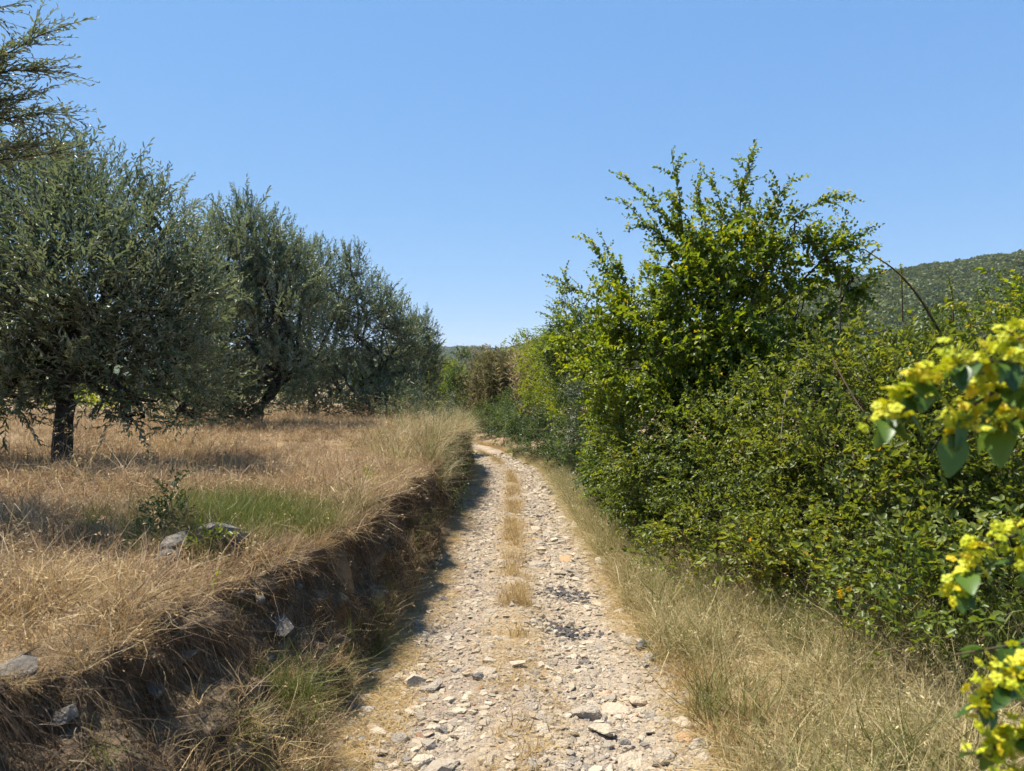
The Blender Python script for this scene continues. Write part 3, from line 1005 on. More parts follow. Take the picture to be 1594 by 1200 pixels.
def bank_roots():
    n = 30000
    y = 1.95 + 22 * RNG.uniform(size=n) ** 1.6
    u = np.clip(RNG.beta(2.4, 1.3, n) * 1.08, .08, 1.12)
    x, yy, z = bank_point(y, u)
    p0 = np.stack([x, yy, z], 1)
    d = norm(np.stack([np.abs(RNG.normal(.8, .5, n)), RNG.normal(-.1, .6, n), RNG.normal(-.15, .4, n)], 1))
    l = RNG.uniform(.05, .30, n) * np.where(RNG.uniform(size=n) < .08, 1.35, 1)
    t = np.linspace(0, 1, 6)[None, :, None]
    g = RNG.uniform(.4, 1.3, n)[:, None, None]
    wob = np.clip(RNG.normal(scale=.10, size=(n, 1, 3)), -.16, .16) * np.sin(t * RNG.uniform(3, 8, (n, 1, 1)))
    paths = p0[:, None, :] + l[:, None, None] * (d[:, None, :] * t * .7 + wob * t) - np.array([0, 0, 1.0]) * (l[:, None, None] * g * t ** 1.8)
    w = RNG.uniform(.0018, .0045, n)[:, None] * (1 - .7 * np.linspace(0, 1, 6)[None, :])
    v, f = strips(paths, w, norm(RNG.normal(size=(n, 3))))
    o = obj('hanging_root', mesh_from('hanging_root', v, f, np.repeat(RNG.beta(1.2, 2.2, n), 12)), M['root'], bank)
    o['kind'] = 'stuff'


bank_roots()

# dead grass hanging over the bank's edge
n = 520
y = 2.1 + 22 * RNG.uniform(size=n) ** 1.6
u = RNG.uniform(.90, 1.15, n)
bx_, by_, bz_ = bank_point(y, u)
c_ = source_collection('overhang_source', T_straw[:3] + T_russet[:3])
s_ = RNG.uniform(.35, .95, n) * np.clip(y / 4.5, .45, 1)
o = scatter('overhanging_grass', np.stack([bx_, by_, bz_], 1), np.stack([RNG.normal(0, .7, n), RNG.normal(1.5, .5, n), RNG.normal(0, 1.0, n)], 1), np.repeat(s_[:, None], 3, 1), RNG.integers(0, 6, n), c_)
tag(o, 'dead grass drooping over the upper edge of the bank', 'grass', kind='stuff')

n = 620
y = RNG.uniform(10.5, 25, n)
u = RNG.uniform(.55, 1.6, n)
bx_, by_, bz_ = bank_point(y, np.minimum(u, 1.15))
bx_ = bx_ - np.clip(u - 1.15, 0, None) * 2.4
bz_ = np.where(u > 1.15, field_z(bx_, by_), bz_)
c_ = source_collection('shaggy_source', T_verge)
s_ = RNG.uniform(.8, 1.7, n)
o = scatter('shaggy_grass', np.stack([bx_, by_, bz_ - .02], 1), np.stack([RNG.normal(0, .3, n), RNG.normal(.25, .35, n), RNG.uniform(0, 6.28, n)], 1), np.repeat(s_[:, None], 3, 1), RNG.integers(0, len(T_verge), n), c_)
tag(o, 'tall shaggy straw and green grass on the far part of the bank', 'grass', kind='stuff')

# single tufts one can point to
def single_tuft(px, py, y, h, n, mat, label, lean=.5, width=.005, spread_r=.09, name='grass_tuft', loc=None, bias=(0, 0)):
    p = P(px, py, y) if loc is None else Vector(loc)
    o = obj(name, grass_tuft(n, h, spread_r, lean, .7, width, mat, seg=6, bias=bias))
    o.location = p
    tag(o, label, 'grass tuft', 'grass tufts on the bank')


single_tuft(450, 1090, 3.45, .36, 260, M['tuft'], 'big yellow-green grass tuft at the foot of the bank beside the track', spread_r=.12, bias=(.5, -.1))
single_tuft(330, 1175, 2.75, .30, 200, M['tuft'], 'yellow-green grass tuft at the bottom of the picture below the bank', spread_r=.10, bias=(.4, 0))
single_tuft(655, 985 - 10, 6.0, .25, 140, M['straw'], 'rounded straw-coloured tuft at the foot of the bank', spread_r=.09, loc=(-.98, 6.2, float(road_z(-.98, 6.2))))
single_tuft(555, 960, 5.0, .34, 200, M['green'], 'dark green grass tuft in the shade of the bank', loc=(-1.0, 5.0, float(ground_z(-1.0, 5.0)) - .01))
single_tuft(640, 830, 8.2, .34, 160, M['green'], 'green grass clump on the bank under the dark overhang', loc=(-1.04, 8.3, float(ground_z(-1.04, 8.3)) + .03))
single_tuft(150, 1045, 2.6, .15, 70, M['straw'], 'fan of pale straw drooping over the near bank edge', bias=(.3, -.1), lean=.6, loc=[float(q) for q in bank_point(np.array(2.6), np.array(1.02))])

# ------------------------------------------------------------------ PLANTS
def sample_blobs(blobs, n, shell=.55):
    """points in a union of ellipsoids, denser towards their skins; also the outward direction"""
    c = np.array([b[0] for b in blobs], float)
    r = np.array([b[1] if hasattr(b[1], '__len__') else (b[1],) * 3 for b in blobs], float)
    w = (r[:, 0] * r[:, 2]); w = w / w.sum()
    i = RNG.choice(len(blobs), n, p=w)
    d = rand_dirs(n)
    rad = (shell + (1 - shell) * RNG.uniform(size=n)) * (1 + .25 * fbm(d[:, 0] * 2.2 + i * 3.1, d[:, 2] * 2.2 + d[:, 1] * 1.7, 15))
    return c[i] + d * r[i] * rad[:, None], d


SPRIGS = {}
KD, KD_LANCE = 4.6, 3.9


def tri(f):
    return f if f.shape[1] == 3 else np.concatenate([f[:, [0, 1, 2]], f[:, [0, 2, 3]]])


def sprigs(key, length, droop, nleaf, L, W, shape, angle, whorl, leafmat, bark, twig_r, variants=6):
    """a few leafy shoots of one kind, growing along +Z and drooping towards +X"""
    if key in SPRIGS:
        return SPRIGS[key]
    out = []
    for _ in range(variants):
        m = nleaf
        t = (np.arange(m) + RNG.uniform(.2, .9, m)) / m
        dr = droop * RNG.uniform(.4, 1.3)
        side_b = RNG.normal(0, .12)
        def at(t):
            t = np.asarray(t)
            return np.stack([length * dr * t ** 2, length * (side_b * t ** 2 + .03 * np.sin(t * 7 + m)), length * t * (1 - .15 * dr * t)], -1)
        p = at(t); tg = norm(at(t + .02) - at(t - .02))
        phi = np.arange(m) * np.pi + RNG.normal(0, .75, m)
        yv = np.tile(np.array([[0, 1.0, 0]]), (m, 1)); xv = norm(np.cross(yv, tg)); yv = np.cross(tg, xv)
        sd = yv * np.cos(phi)[:, None] + xv * np.sin(phi)[:, None]
        ax = norm(tg * np.cos(angle) + sd * np.sin(angle) + RNG.normal(scale=.22, size=(m, 3)))
        sz = (1 - .35 * t) * RNG.uniform(.7, 1.2, m)
        upd = norm(np.tile(np.array([[-1.0, 0, .25]]), (m, 1)) + RNG.normal(scale=.25, size=(m, 3)))
        if whorl == 3:
            perp = norm(np.cross(ax, upd))
            st = p + ax * (L * .5 * sz)[:, None]
            p = np.concatenate([st, st, st]); ax = np.concatenate([ax, norm(ax * .35 + perp), norm(ax * .35 - perp)])
            sz = np.concatenate([sz, sz * .85, sz * .85]); upd = np.concatenate([upd] * 3)
        v, f, k = leaf_arrays(p, ax, L * sz, W * sz, shape, updir=upd)
        f = tri(f)
        tv, tf = tube_arrays(at(np.linspace(0, 1, 4))[None], (twig_r * np.linspace(1, .4, 4))[None], 3)
        tf = tri(tf)
        me = mesh_from(key, np.concatenate([v, tv]), np.concatenate([f, tf + len(v)]), np.concatenate([np.repeat(RNG.beta(2, 2, len(p)), k), np.full(len(tv), .5)]))
        me.materials.append(M[leafmat]); me.materials.append(M[bark])
        me.polygons.foreach_set('material_index', np.concatenate([np.zeros(len(f), np.int32), np.ones(len(tf), np.int32)]))
        out.append(me)
    SPRIGS[key] = source_collection(key + '_sprig', out)
    return SPRIGS[key]


def aim(dirs):
    """euler angles turning +Z to dirs and +X as near to straight down as it goes"""
    z = norm(dirs)
    down = np.array([[0, 0, -1.0]]) + RNG.normal(scale=.25, size=z.shape)
    x = norm(down - (down * z).sum(1, keepdims=True) * z)
    y = np.cross(z, x)
    ry = -np.arcsin(np.clip(x[:, 2], -1, 1)); rx = np.arctan2(y[:, 2], z[:, 2]); rz = np.arctan2(x[:, 1], x[:, 0])
    return np.stack([rx, ry, rz], 1)


def flower_cluster():
    q = 9
    pos = RNG.normal(size=(q, 3)) * np.array([[.9, .9, .5]])
    v, f, k = leaf_arrays(pos, rand_dirs(q) * np.array([[1, 1, .35]]), 1.3, 1.3, 'ovate', fold=.1)
    me = mesh_from('flower_cluster', v, f, np.repeat(RNG.uniform(0, 1, q), k))
    me.materials.append(M['blossom'])
    return me


FLOWERS = source_collection('flower_source', [flower_cluster() for _ in range(5)])


def limb_path(a, b, bend, s=6):
    a = np.asarray(a, float); b = np.asarray(b, float)
    t = np.linspace(0, 1, s)[:, None]
    off = RNG.normal(size=3) * bend
    return a + (b - a) * t + off * (np.sin(t * np.pi)) + RNG.normal(scale=bend * .25, size=(s, 3)) * np.sin(t * np.pi)


def plant(name, label, cat, base, blobs, mat, dens=220, length=(.18, .4), droop=.3, nleaf=12, L=.035, W=.022, shape='ovate', up=.5, shell=.5,
          whorl=1, bark='twig', trunk_r=.03, limbs=None, blossom=0.0, bsize=.012, extra=None, group=None, stems=None, twig_r=.0022, sprays=None, rndpow=1.0, stem_name='stem', updown=0.0, angle=.9, verge_ok=True, thin=1):
    """a thing of woody stems and a crown of separate leaves"""
    base = np.asarray(base, float)
    spray_paths = []
    root = empty(name, Vector(base))
    area = sum((b[1] if not hasattr(b[1], '__len__') else (b[1][0] * b[1][1] * b[1][2]) ** (1 / 3)) ** 2 for b in blobs)
    n = int(area * dens * (KD_LANCE if shape in ('lance', 'olive') else KD))
    pos, out = sample_blobs(blobs, n, shell)
    # the lower shoots hang a little, the upper ones stand
    zc = np.array([b[0][2] for b in blobs]); zlo, zhi = zc.min() - .3, zc.max() + .4
    hrel = np.clip((pos[:, 2] - zlo) / (zhi - zlo), 0, 1)
    upw = up * (1 - updown + updown * 2 * (hrel - .35))
    dirs = norm(out * .8 + np.stack([0 * upw, 0 * upw, upw], 1) + RNG.normal(scale=.45, size=(n, 3)))
    lref = (length[0] + length[1]) / 2
    ln = RNG.uniform(length[0], length[1], n)
    ln = np.where(RNG.uniform(size=n) < (.05 if thin else .10), ln * 1.8, ln)
    if not verge_ok:
        la = lat(pos[:, 0], pos[:, 1]); thr = np.interp(pos[:, 1], [5, 8, 12, 18, 24, 30], [1.55, 1.25, 1.22, 1.20, .75, .55])
        pos[:, 0] += np.where(la < thr, (thr - la) * 1.45, 0)
    gz = ground_z(pos[:, 0], pos[:, 1])
    keep = pos[:, 2] > gz + .02
    # foliage comes in clumps with gaps between them
    kf = 2.6 / max(.45, min(1.6, np.median([np.mean(b[1]) for b in blobs]) * 1.6))
    cl = fbm(pos[:, 0] * kf + pos[:, 2] * kf * .7 + 11, pos[:, 2] * kf + pos[:, 1] * kf * .8, 77, 3)
    if thin:
        keep &= RNG.uniform(size=n) < sstep(-.12, .08, cl) * .95 + .05
    else:
        keep &= RNG.uniform(size=n) < sstep(-.2, .06, cl) * .75 + .25
    pos, dirs, ln = pos[keep], dirs[keep], ln[keep]
    if sprays:                                   # named long branches that break the outline
        for (a, b, k) in sprays:
            a = np.asarray(a); b = np.asarray(b)
            q = limb_path(a, b, .05, 12)
            spray_paths.append(q)
            seglen = np.linalg.norm(b - a)
            nk = max(3, int(seglen / (lref * .42)))
            tt = np.concatenate([np.linspace(.0, .84, nk), RNG.uniform(0, .78, int(k * .55))])
            pp = np.stack([np.interp(tt, np.linspace(0, 1, 12), q[:, c]) for c in range(3)], 1)
            tg = norm(np.stack([np.interp(np.minimum(tt + .1, 1), np.linspace(0, 1, 12), q[:, c]) - np.interp(np.maximum(tt - .1, 0), np.linspace(0, 1, 12), q[:, c]) for c in range(3)], 1))
            dd = tg + RNG.normal(scale=.5, size=tg.shape) * np.where(np.arange(len(tt)) < nk, .22, 1.0)[:, None]
            pos = np.concatenate([pos, pp]); dirs = np.concatenate([dirs, norm(dd)])
            ln = np.concatenate([ln, RNG.uniform(.95, 1.3, len(tt)) * lref * (1 - .25 * tt)])
    key = '%s_%s_%d' % (name, mat, int(L * 1000))
    coll = sprigs(key, lref, droop, nleaf, L, W, shape, angle, whorl, mat, bark, twig_r)
    sc_ = (ln / lref) ** .7
    crown = scatter('crown', pos, aim(dirs), np.repeat(sc_[:, None], 3, 1), RNG.integers(0, 6, len(pos)), coll, root)
    crown['kind'] = 'stuff'
    # limbs from the base to every blob
    lps = []; lrs = []
    S = 7
    tops = [np.asarray(b[0], float) for b in blobs]
    if stems is not None:
        for st in stems:
            pth = np.asarray(st, float)
            tt = np.linspace(0, 1, S); src = np.linspace(0, 1, len(pth))
            q = np.stack([np.interp(tt, src, pth[:, c]) for c in range(3)], 1)
            lps.append(q); lrs.append(trunk_r * np.linspace(1.15, .7, S))
        anchors = [np.asarray(st[-1], float) for st in stems]
    else:
        anchors = [base]
    for tp in tops:
        a = anchors[int(np.argmin([np.linalg.norm(tp - q) for q in anchors]))]
        jit = RNG.normal(scale=.12, size=3) * np.array([1, 1, 0]) if stems is None else 0
        lps.append(limb_path(a + jit, tp, .12 * np.linalg.norm(tp - a), S))
        lrs.append(trunk_r * (.62 if stems is not None else .8) * np.linspace(1, .3, S))
    if sprays:
        for q in spray_paths:
            lps.append(np.stack([np.interp(np.linspace(0, 1, S), np.linspace(0, 1, 12), q[:, c]) for c in range(3)], 1)); lrs.append(np.linspace(.008, .002, S))
    # boughs inside each blob
    for b in blobs:
        c0 = np.asarray(b[0], float); rr = np.asarray(b[1] if hasattr(b[1], '__len__') else (b[1],) * 3, float)
        for _ in range(6):
            e = c0 + rand_dirs(1)[0] * rr * .85
            lps.append(limb_path(c0 - np.array([0, 0, .2]) * rr[2], e, .06, S)); lrs.append(trunk_r * np.linspace(.25, .07, S))
    if stems is not None:
        k_ = len(stems)
        tv, tf = tube_arrays(np.array(lps[:k_]), np.array(lrs[:k_]), 9)
        rough = fbm(tv[:, 2] * 6 + tv[:, 0] * 9, tv[:, 1] * 9 + tv[:, 2] * 2, 29, 3)
        tv = tv + RNG.normal(scale=trunk_r * .05, size=tv.shape) + (rough * trunk_r * .6)[:, None] * norm(tv - np.repeat(np.array(lps[:k_]).reshape(-1, 3), 9, 0))
        obj('trunk', mesh_from(name + '_trunk', tv, tf, smooth=True), M[bark], root)
        lps, lrs = lps[k_:], lrs[k_:]
    tv, tf = tube_arrays(np.array(lps), np.array(lrs), 6)
    obj('limbs' if stems is not None else 'stems', mesh_from(name + '_limbs', tv, tf, smooth=True), M[bark], root)['kind'] = 'stuff'
    if blossom > 0:
        lp = pos + dirs * (ln * RNG.uniform(.2, .95, len(ln)))[:, None]
        bias = fbm(lp[:, 0] * 2.3, lp[:, 2] * 2.3 + lp[:, 1], 57, 3) + .25 * (lp[:, 2] - lp[:, 2].mean())
        sel = RNG.uniform(size=len(lp)) < blossom * np.clip(.35 + 3.2 * bias, 0, 2.2)
        lp = lp[sel]
        m = len(lp)
        fl = scatter('blossom', lp + np.array([[0, 0, bsize]]), np.stack([RNG.normal(0, .3, m), RNG.normal(0, .3, m), RNG.uniform(0, 6.28, m)], 1), np.repeat(bsize * RNG.uniform(.7, 1.3, (m, 1)), 3, 1), RNG.integers(0, 5, m), FLOWERS, root)
        fl['kind'] = 'stuff'
    tag(root, label, cat, group)
    return root


def G(x, y):
    return np.array([x, y, float(ground_z(x, y))])


def blobs_px(lst):
    out = []
    for (px, py, y, r) in lst:
        p = P(px, py, y)
        out.append(((p.x, p.y, p.z), r))
    return out


# ---- olive trees
def olive(label, base, top_z, crown, trunk, dens=170, sprays=None, L=.078, trunk_r=.11, nleaf=14):
    gx = G(*base)
    st = [[gx + np.array([0, 0, -.15]), *[gx + np.array(q) for q in trunk]]]
    return plant('olive_tree', label, 'olive tree', gx, crown, 'olive', dens=dens, length=(.22, .5), droop=.03, nleaf=nleaf, L=L, W=L * .30, shape='olive', up=1.0,
                 shell=.35, bark='bark', trunk_r=trunk_r, stems=st, group='olive trees in the field', twig_r=.0028, updown=.25, sprays=sprays, angle=.6, thin=0)


olive('big olive tree with a dark upright trunk at the left of the field', (-5.2, 8.3), 4.2,
      blobs_px([(60, 370, 8.4, .75), (150, 330, 8.6, .7), (230, 400, 8.6, .65), (20, 470, 8.0, .75), (120, 450, 7.8, .8), (220, 480, 8.2, .7), (285, 470, 8.8, .5), (60, 560, 8.0, .65),
                (170, 570, 8.1, .65), (260, 560, 8.6, .55), (10, 600, 8.2, .42), (130, 300, 9.2, .5), (-60, 450, 8.4, .8), (-60, 580, 8.2, .6), (210, 610, 8.4, .38), (60, 300, 8.8, .6), (245, 340, 9.0, .4), (100, 570, 9.4, .5), (295, 420, 10, .5), (300, 520, 10.5, .6), (200, 640, 8.8, .26), (280, 625, 9.6, .4), (320, 600, 10.5, .5)]),
      [(0, 0, .35), (.02, .03, .75), (-.03, .06, 1.15)], dens=190,
      sprays=[(P(120, 330, 8.6), P(125, 225, 8.6), 14), (P(160, 330, 8.6), P(165, 245, 8.6), 14), (P(200, 340, 8.6), P(215, 270, 8.6), 14), (P(240, 360, 8.7), P(262, 290, 8.7), 12), (P(80, 300, 8.6), P(70, 235, 8.6), 12), (P(275, 420, 8.8), P(285, 345, 8.8), 10)])
olive('olive tree with a slanting trunk in the middle of the row', (-5.35, 15.0), 5,
      blobs_px([(350, 420, 15, .95), (400, 400, 15.2, .95), (330, 500, 14.6, 1.0), (420, 490, 14.6, 1.0), (375, 360, 15.3, .7), (440, 430, 15.2, .8), (350, 590, 14.6, .8), (430, 580, 14.6, .7), (380, 640, 14.8, .5), (310, 570, 15, .7), (395, 520, 15.8, 1.1), (340, 640, 14.5, .55), (300, 635, 14.5, .5), (470, 470, 15.4, .7), (470, 560, 15.2, .7)]),
      [(.05, 0, .3), (.35, 0, .75), (.75, .1, 1.25)], dens=125, L=.09, nleaf=15,
      sprays=[(P(340, 380, 15), P(330, 330, 15), 10), (P(370, 370, 15), P(368, 312, 15), 12), (P(395, 370, 15), P(393, 308, 15), 12), (P(425, 390, 15), P(428, 328, 15), 10), (P(450, 420, 15), P(470, 362, 15), 8)])
olive('olive tree with a short dark trunk behind the slanting one', (-6.0, 21.5), 5,
      blobs_px([(455, 430, 21.5, 1.1), (500, 430, 21.5, 1.0), (480, 490, 21, 1.2), (530, 470, 21, 1.0), (450, 550, 21, 1.0), (520, 550, 21, 1.0), (480, 600, 21, .8), (530, 600, 21.4, .8), (560, 625, 20.5, .6), (510, 635, 20.5, .5), (440, 620, 20, .6)]),
      [(.02, 0, .4), (0, 0, .9), (-.05, .1, 1.4)], dens=90, L=.10, nleaf=14,
      sprays=[(P(445, 420, 21.5), P(440, 370, 21.5), 8), (P(475, 410, 21.5), P(478, 378, 21.5), 8), (P(500, 410, 21.5), P(500, 392, 21.5), 6)])
olive('olive tree with one tall upright shoot above its crown', (-4.4, 22.5), 5,
      blobs_px([(570, 480, 22, 1.0), (600, 500, 22, .9), (555, 520, 21.5, 1.0), (610, 550, 22, .9), (570, 590, 21.5, .8), (548, 420, 22, (.45, .45, .7)), (625, 520, 22.4, .7), (620, 600, 22, .7), (590, 625, 21, .6), (640, 620, 22, .5)]),
      [(0, 0, .4), (.1, 0, .8), (.15, .1, 1.3)], dens=95, L=.10, nleaf=14,
      sprays=[(P(540, 430, 22), P(533, 376, 22), 14), (P(555, 430, 22), P(557, 376, 22), 14), (P(548, 430, 22), P(546, 385, 22), 14), (P(590, 460, 22), P(592, 428, 22), 8), (P(610, 480, 22), P(618, 440, 22), 8)])
olive('farthest olive tree, low and rounded, at the end of the row', (-3.9, 27.5), 4,
      blobs_px([(645, 530, 27, 1.0), (655, 560, 27, .9), (630, 570, 26.5, .9), (665, 590, 27, .6), (640, 610, 26.6, .7), (660, 510, 27, .5), (665, 620, 26.6, .5)]),
      [(0, 0, .3), (.05, 0, .7), (.1, 0, 1.0)], dens=85, L=.11, nleaf=14,
      sprays=[(P(650, 510, 27), P(648, 480, 27), 8), (P(662, 510, 27), P(665, 482, 27), 8), (P(668, 540, 27), P(684, 515, 27), 8), (P(668, 560, 27), P(686, 560, 27), 6)])
olive('nearest olive tree whose branches reach in at the upper left corner', (-5.6, 4.6), 5,
      blobs_px([(-120, 150, 5.2, .55), (-220, 300, 5.2, .7), (-330, 100, 5.0, .7), (-50, 160, 5.2, .22), (-150, 400, 5.4, .55), (-80, 0, 5.4, .22), (-300, 450, 5.0, .6)]),
      [(0, 0, .4), (.05, .05, .9), (.1, .1, 1.5)], dens=130, L=.066,
      sprays=[(P(-60, 190, 5.2), P(125, 180, 5.2), 36), (P(-60, 150, 5.2), P(120, 115, 5.2), 40), (P(-60, 130, 5.2), P(95, 45, 5.2), 40), (P(-60, 230, 5.2), P(80, 205, 5.2), 28), (P(-60, 260, 5.2), P(130, 225, 5.4), 24), (P(-80, 20, 5.3), P(25, 5, 5.3), 16), (P(-60, 180, 5.2), P(60, 150, 5.2), 40)])
# trees standing farther back in the field
olive('olive tree seen dimly behind the big olive at the far side of the field', (-13.0, 19.0), 4,
      blobs_px([(20, 560, 19, 1.2), (70, 520, 19, 1.2), (-40, 520, 19, 1.2), (120, 560, 19.5, 1.0)]), [(0, 0, .4), (.1, 0, .8), (.1, 0, 1.4)], dens=60, L=.085, nleaf=14)

# ---- the tall flowering thorn tree over the hedge
plant('thorn_tree', 'tall yellow-green flowering thorn tree rising above the right hedge', 'tree', G(2.9, 9.6),
      blobs_px([(1130, 415, 9, .50), (1065, 440, 9, .48), (1200, 425, 9, .50), (1000, 490, 9.2, .48), (1100, 500, 8.8, .75), (1220, 500, 9.2, .65), (930, 480, 9.8, .42), (1285, 400, 9, .30), (1320, 440, 9, .24),
                (1010, 560, 8.8, .65), (1130, 590, 8.8, .75), (1240, 590, 9.2, .65), (950, 560, 9.4, .5), (1170, 360, 9.2, .26), (1235, 365, 9.2, .24), (1095, 365, 9.2, .26), (900, 530, 10, .30), (1060, 640, 8.6, .6)]),
      'thorn', dens=230, length=(.18, .45), droop=.25, nleaf=12, L=.070, W=.048, up=.45, shell=.4, bark='twig', trunk_r=.055, blossom=.55, bsize=.016,
      stems=[[G(2.9, 9.6), G(2.8, 9.5) + [0, 0, 1.0], G(2.7, 9.3) + [0, 0, 1.9]], [G(2.6, 9.5), G(2.2, 9.4) + [0, 0, .9], G(2.0, 9.2) + [0, 0, 1.7]]],
      sprays=[(P(1070, 390, 9), P(962, 268, 9), 24), (P(1060, 400, 9), P(962, 305, 9), 22), (P(1066, 380, 9), P(1045, 232, 9), 22), (P(1150, 340, 9.1), P(1176, 225, 9.1), 22), (P(1190, 350, 9.1), P(1235, 275, 9.1), 18),
              (P(1220, 350, 9.1), P(1325, 298, 9.1), 16), (P(1270, 400, 9), P(1350, 352, 9), 14), (P(1290, 410, 9), P(1340, 468, 8.9), 22), (P(950, 470, 9.8), P(862, 430, 9.8), 16), (P(960, 450, 9.8), P(915, 372, 9.8), 18),
              (P(1100, 350, 9.1), P(1090, 280, 9.1), 14), (P(980, 450, 9.4), P(940, 375, 9.4), 14), (P(1130, 340, 9.1), P(1110, 285, 9.1), 12), (P(1240, 380, 9), P(1300, 370, 9), 14)])
plant('elm_tree', 'dark narrow tree at the far left end of the tall right hedge', 'tree', G(1.9, 16.2),
      blobs_px([(882, 500, 16, .42), (880, 545, 16, .5), (895, 590, 16, .6), (870, 570, 16, .38), (905, 530, 16, .5), (878, 470, 16, .22)]),
      'darkgreen', dens=230, length=(.2, .5), nleaf=12, L=.055, W=.034, up=.9, trunk_r=.05, stems=[[G(1.9, 16.2), G(1.8, 16.2) + [0, 0, 1.2], G(1.6, 16.1) + [0, 0, 2.4]]])

# ---- the hedge along the right of the track, near to far
def hedge(name, label, blobs, mat, base=None, **kw):
    bl = blobs_px(blobs)
    if kw.get('verge_ok') is not True:           # keep the stems off the track too
        bl2 = []
        for (p, r) in bl:
            la = float(lat(p[0], p[1])); rr = r if not hasattr(r, '__len__') else r[0]
            thr = float(np.interp(p[1], [5, 8, 12, 18, 24, 30], [1.55, 1.25, 1.22, 1.20, .75, .55])) + rr * .55
            bl2.append(((p[0] + max(0, thr - la), p[1], p[2]), r))
        bl = bl2
    c = np.mean([b[0] for b in bl], 0)
    if kw.get('verge_ok') is not True:
        c[0] = max(c[0], float(cx(c[1])) + 1.7)
    if base is None:
        base = G(c[0], c[1])
    d = dict(dens=300, length=(.12, .34), droop=.35, nleaf=10, L=.052, W=.034, up=.4, shell=.45, trunk_r=.016, verge_ok=False)
    d.update(kw)
    plant(name, label, 'shrub', base, bl, mat, group='shrubs of the right hedge', **d)


hedge('bramble_thicket', 'low bramble with broad leaves in the dry grass at the lower right',
      [(1290, 905, 4.4, .16), (1370, 900, 4.3, .20), (1450, 930, 4.0, .22), (1540, 900, 4.0, .25), (1320, 970, 3.9, .13), (1400, 985, 3.7, .14), (1510, 1000, 3.5, .16), (1590, 960, 3.6, .25)],
      'bramble', dens=120, L=.052, W=.035, whorl=3, nleaf=5, length=(.12, .32), up=.7, trunk_r=.005)
hedge('bramble_thicket', 'dense olive-green bramble thicket filling the right side above the grass',
      [(1330, 600, 6.8, .42), (1420, 605, 6.9, .42), (1500, 615, 6.6, .45), (1590, 625, 6.4, .45), (1370, 640, 6.2, .5), (1460, 660, 6.1, .5), (1560, 690, 6.0, .5), (1330, 720, 5.8, .4), (1420, 750, 5.6, .42), (1520, 780, 5.5, .45), (1600, 800, 5.4, .45),
       (1350, 820, 5.2, .3), (1450, 850, 5.0, .3), (1560, 860, 5.0, .3), (1400, 890, 4.6, .22), (1500, 900, 4.5, .24), (1590, 910, 4.4, .26), (1280, 610, 7.2, .33), (1480, 560, 7.4, .30), (1390, 555, 7.6, .28), (1560, 560, 7.2, .3)],
      'bramble_olive', dens=260, L=.060, W=.038, whorl=3, nleaf=5, length=(.16, .5), up=.65)
hedge('bramble_thicket', 'bramble with yellowing leaves at the hedge foot above the pale verge grass',
      [(1130, 800, 6.4, .32), (1200, 810, 6.1, .32), (1260, 830, 5.7, .3), (1070, 850, 6.7, .24), (1140, 870, 6.2, .2), (1210, 890, 5.6, .20), (1010, 850, 7.3, .2), (1290, 790, 5.9, .3), (1180, 860, 5.6, .24), (1260, 890, 5.2, .22), (1080, 890, 6.3, .18), (1330, 870, 5.0, .24), (1020, 880, 7.0, .16)],
      'bramble_olive', dens=330, whorl=3, nleaf=5, L=.048, W=.031)
hedge('dogwood_shrub', 'dark green shrub with small leaves at the foot of the thorn tree',
      [(1060, 690, 7.9, .5), (1130, 700, 7.4, .48), (1010, 740, 8.2, .42), (1090, 770, 7.3, .38), (990, 800, 8.2, .3), (1050, 820, 7.5, .3), (960, 780, 8.9, .3), (1160, 640, 7.8, .45), (980, 690, 8.8, .4)],
      'bramble', dens=380, L=.042, W=.027, nleaf=13)
hedge('dogrose_shrub', 'shrub with pale stems and a few orange leaves between thorn tree and bramble thicket',
      [(1210, 640, 6.9, .36), (1240, 700, 6.5, .40), (1190, 730, 6.6, .36), (1260, 620, 7.0, .34), (1230, 760, 6.2, .30), (1280, 690, 6.3, .34), (1270, 560, 7.4, .3)],
      'bramble_olive', dens=260, L=.054, W=.030, nleaf=9)
hedge('wild_rose_shrub', 'light green leafy shrub at the left edge of the thorn tree beside the track',
      [(930, 610, 10.2, .42), (920, 680, 10.4, .45), (960, 640, 9.8, .42), (905, 640, 11, .4), (950, 730, 9.6, .38), (915, 750, 10.6, .35), (925, 560, 10.4, .35), (880, 700, 12, .4), (905, 720, 11.2, .3)],
      'thorn', dens=260, L=.056, W=.037, blossom=.08, bsize=.013)
hedge('flowering_thorn_bush', 'thorn bush full of yellow blossom at the right edge of the hedge top',
      [(1565, 505, 7.6, .24), (1612, 480, 7.6, .3), (1525, 528, 7.3, .18), (1590, 555, 7.2, .26), (1660, 490, 7.4, .4)],
      'thorn', dens=240, L=.052, W=.034, blossom=.9, bsize=.016)
hedge('rounded_bush', 'dark green bush standing behind the bramble thicket below the hill',
      [(1545, 490, 11, .42), (1505, 510, 11, .35), (1590, 480, 11, .45), (1650, 470, 11, .6), (1450, 520, 11, .35)], 'darkgreen', dens=200, L=.05, W=.032)
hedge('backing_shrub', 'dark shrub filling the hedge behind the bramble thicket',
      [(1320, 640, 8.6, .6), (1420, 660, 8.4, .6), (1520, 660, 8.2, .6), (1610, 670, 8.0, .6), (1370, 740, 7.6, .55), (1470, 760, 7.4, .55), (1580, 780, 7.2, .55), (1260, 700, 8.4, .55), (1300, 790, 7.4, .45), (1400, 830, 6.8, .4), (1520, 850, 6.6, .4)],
      'darkgreen', dens=200, L=.06, W=.04)
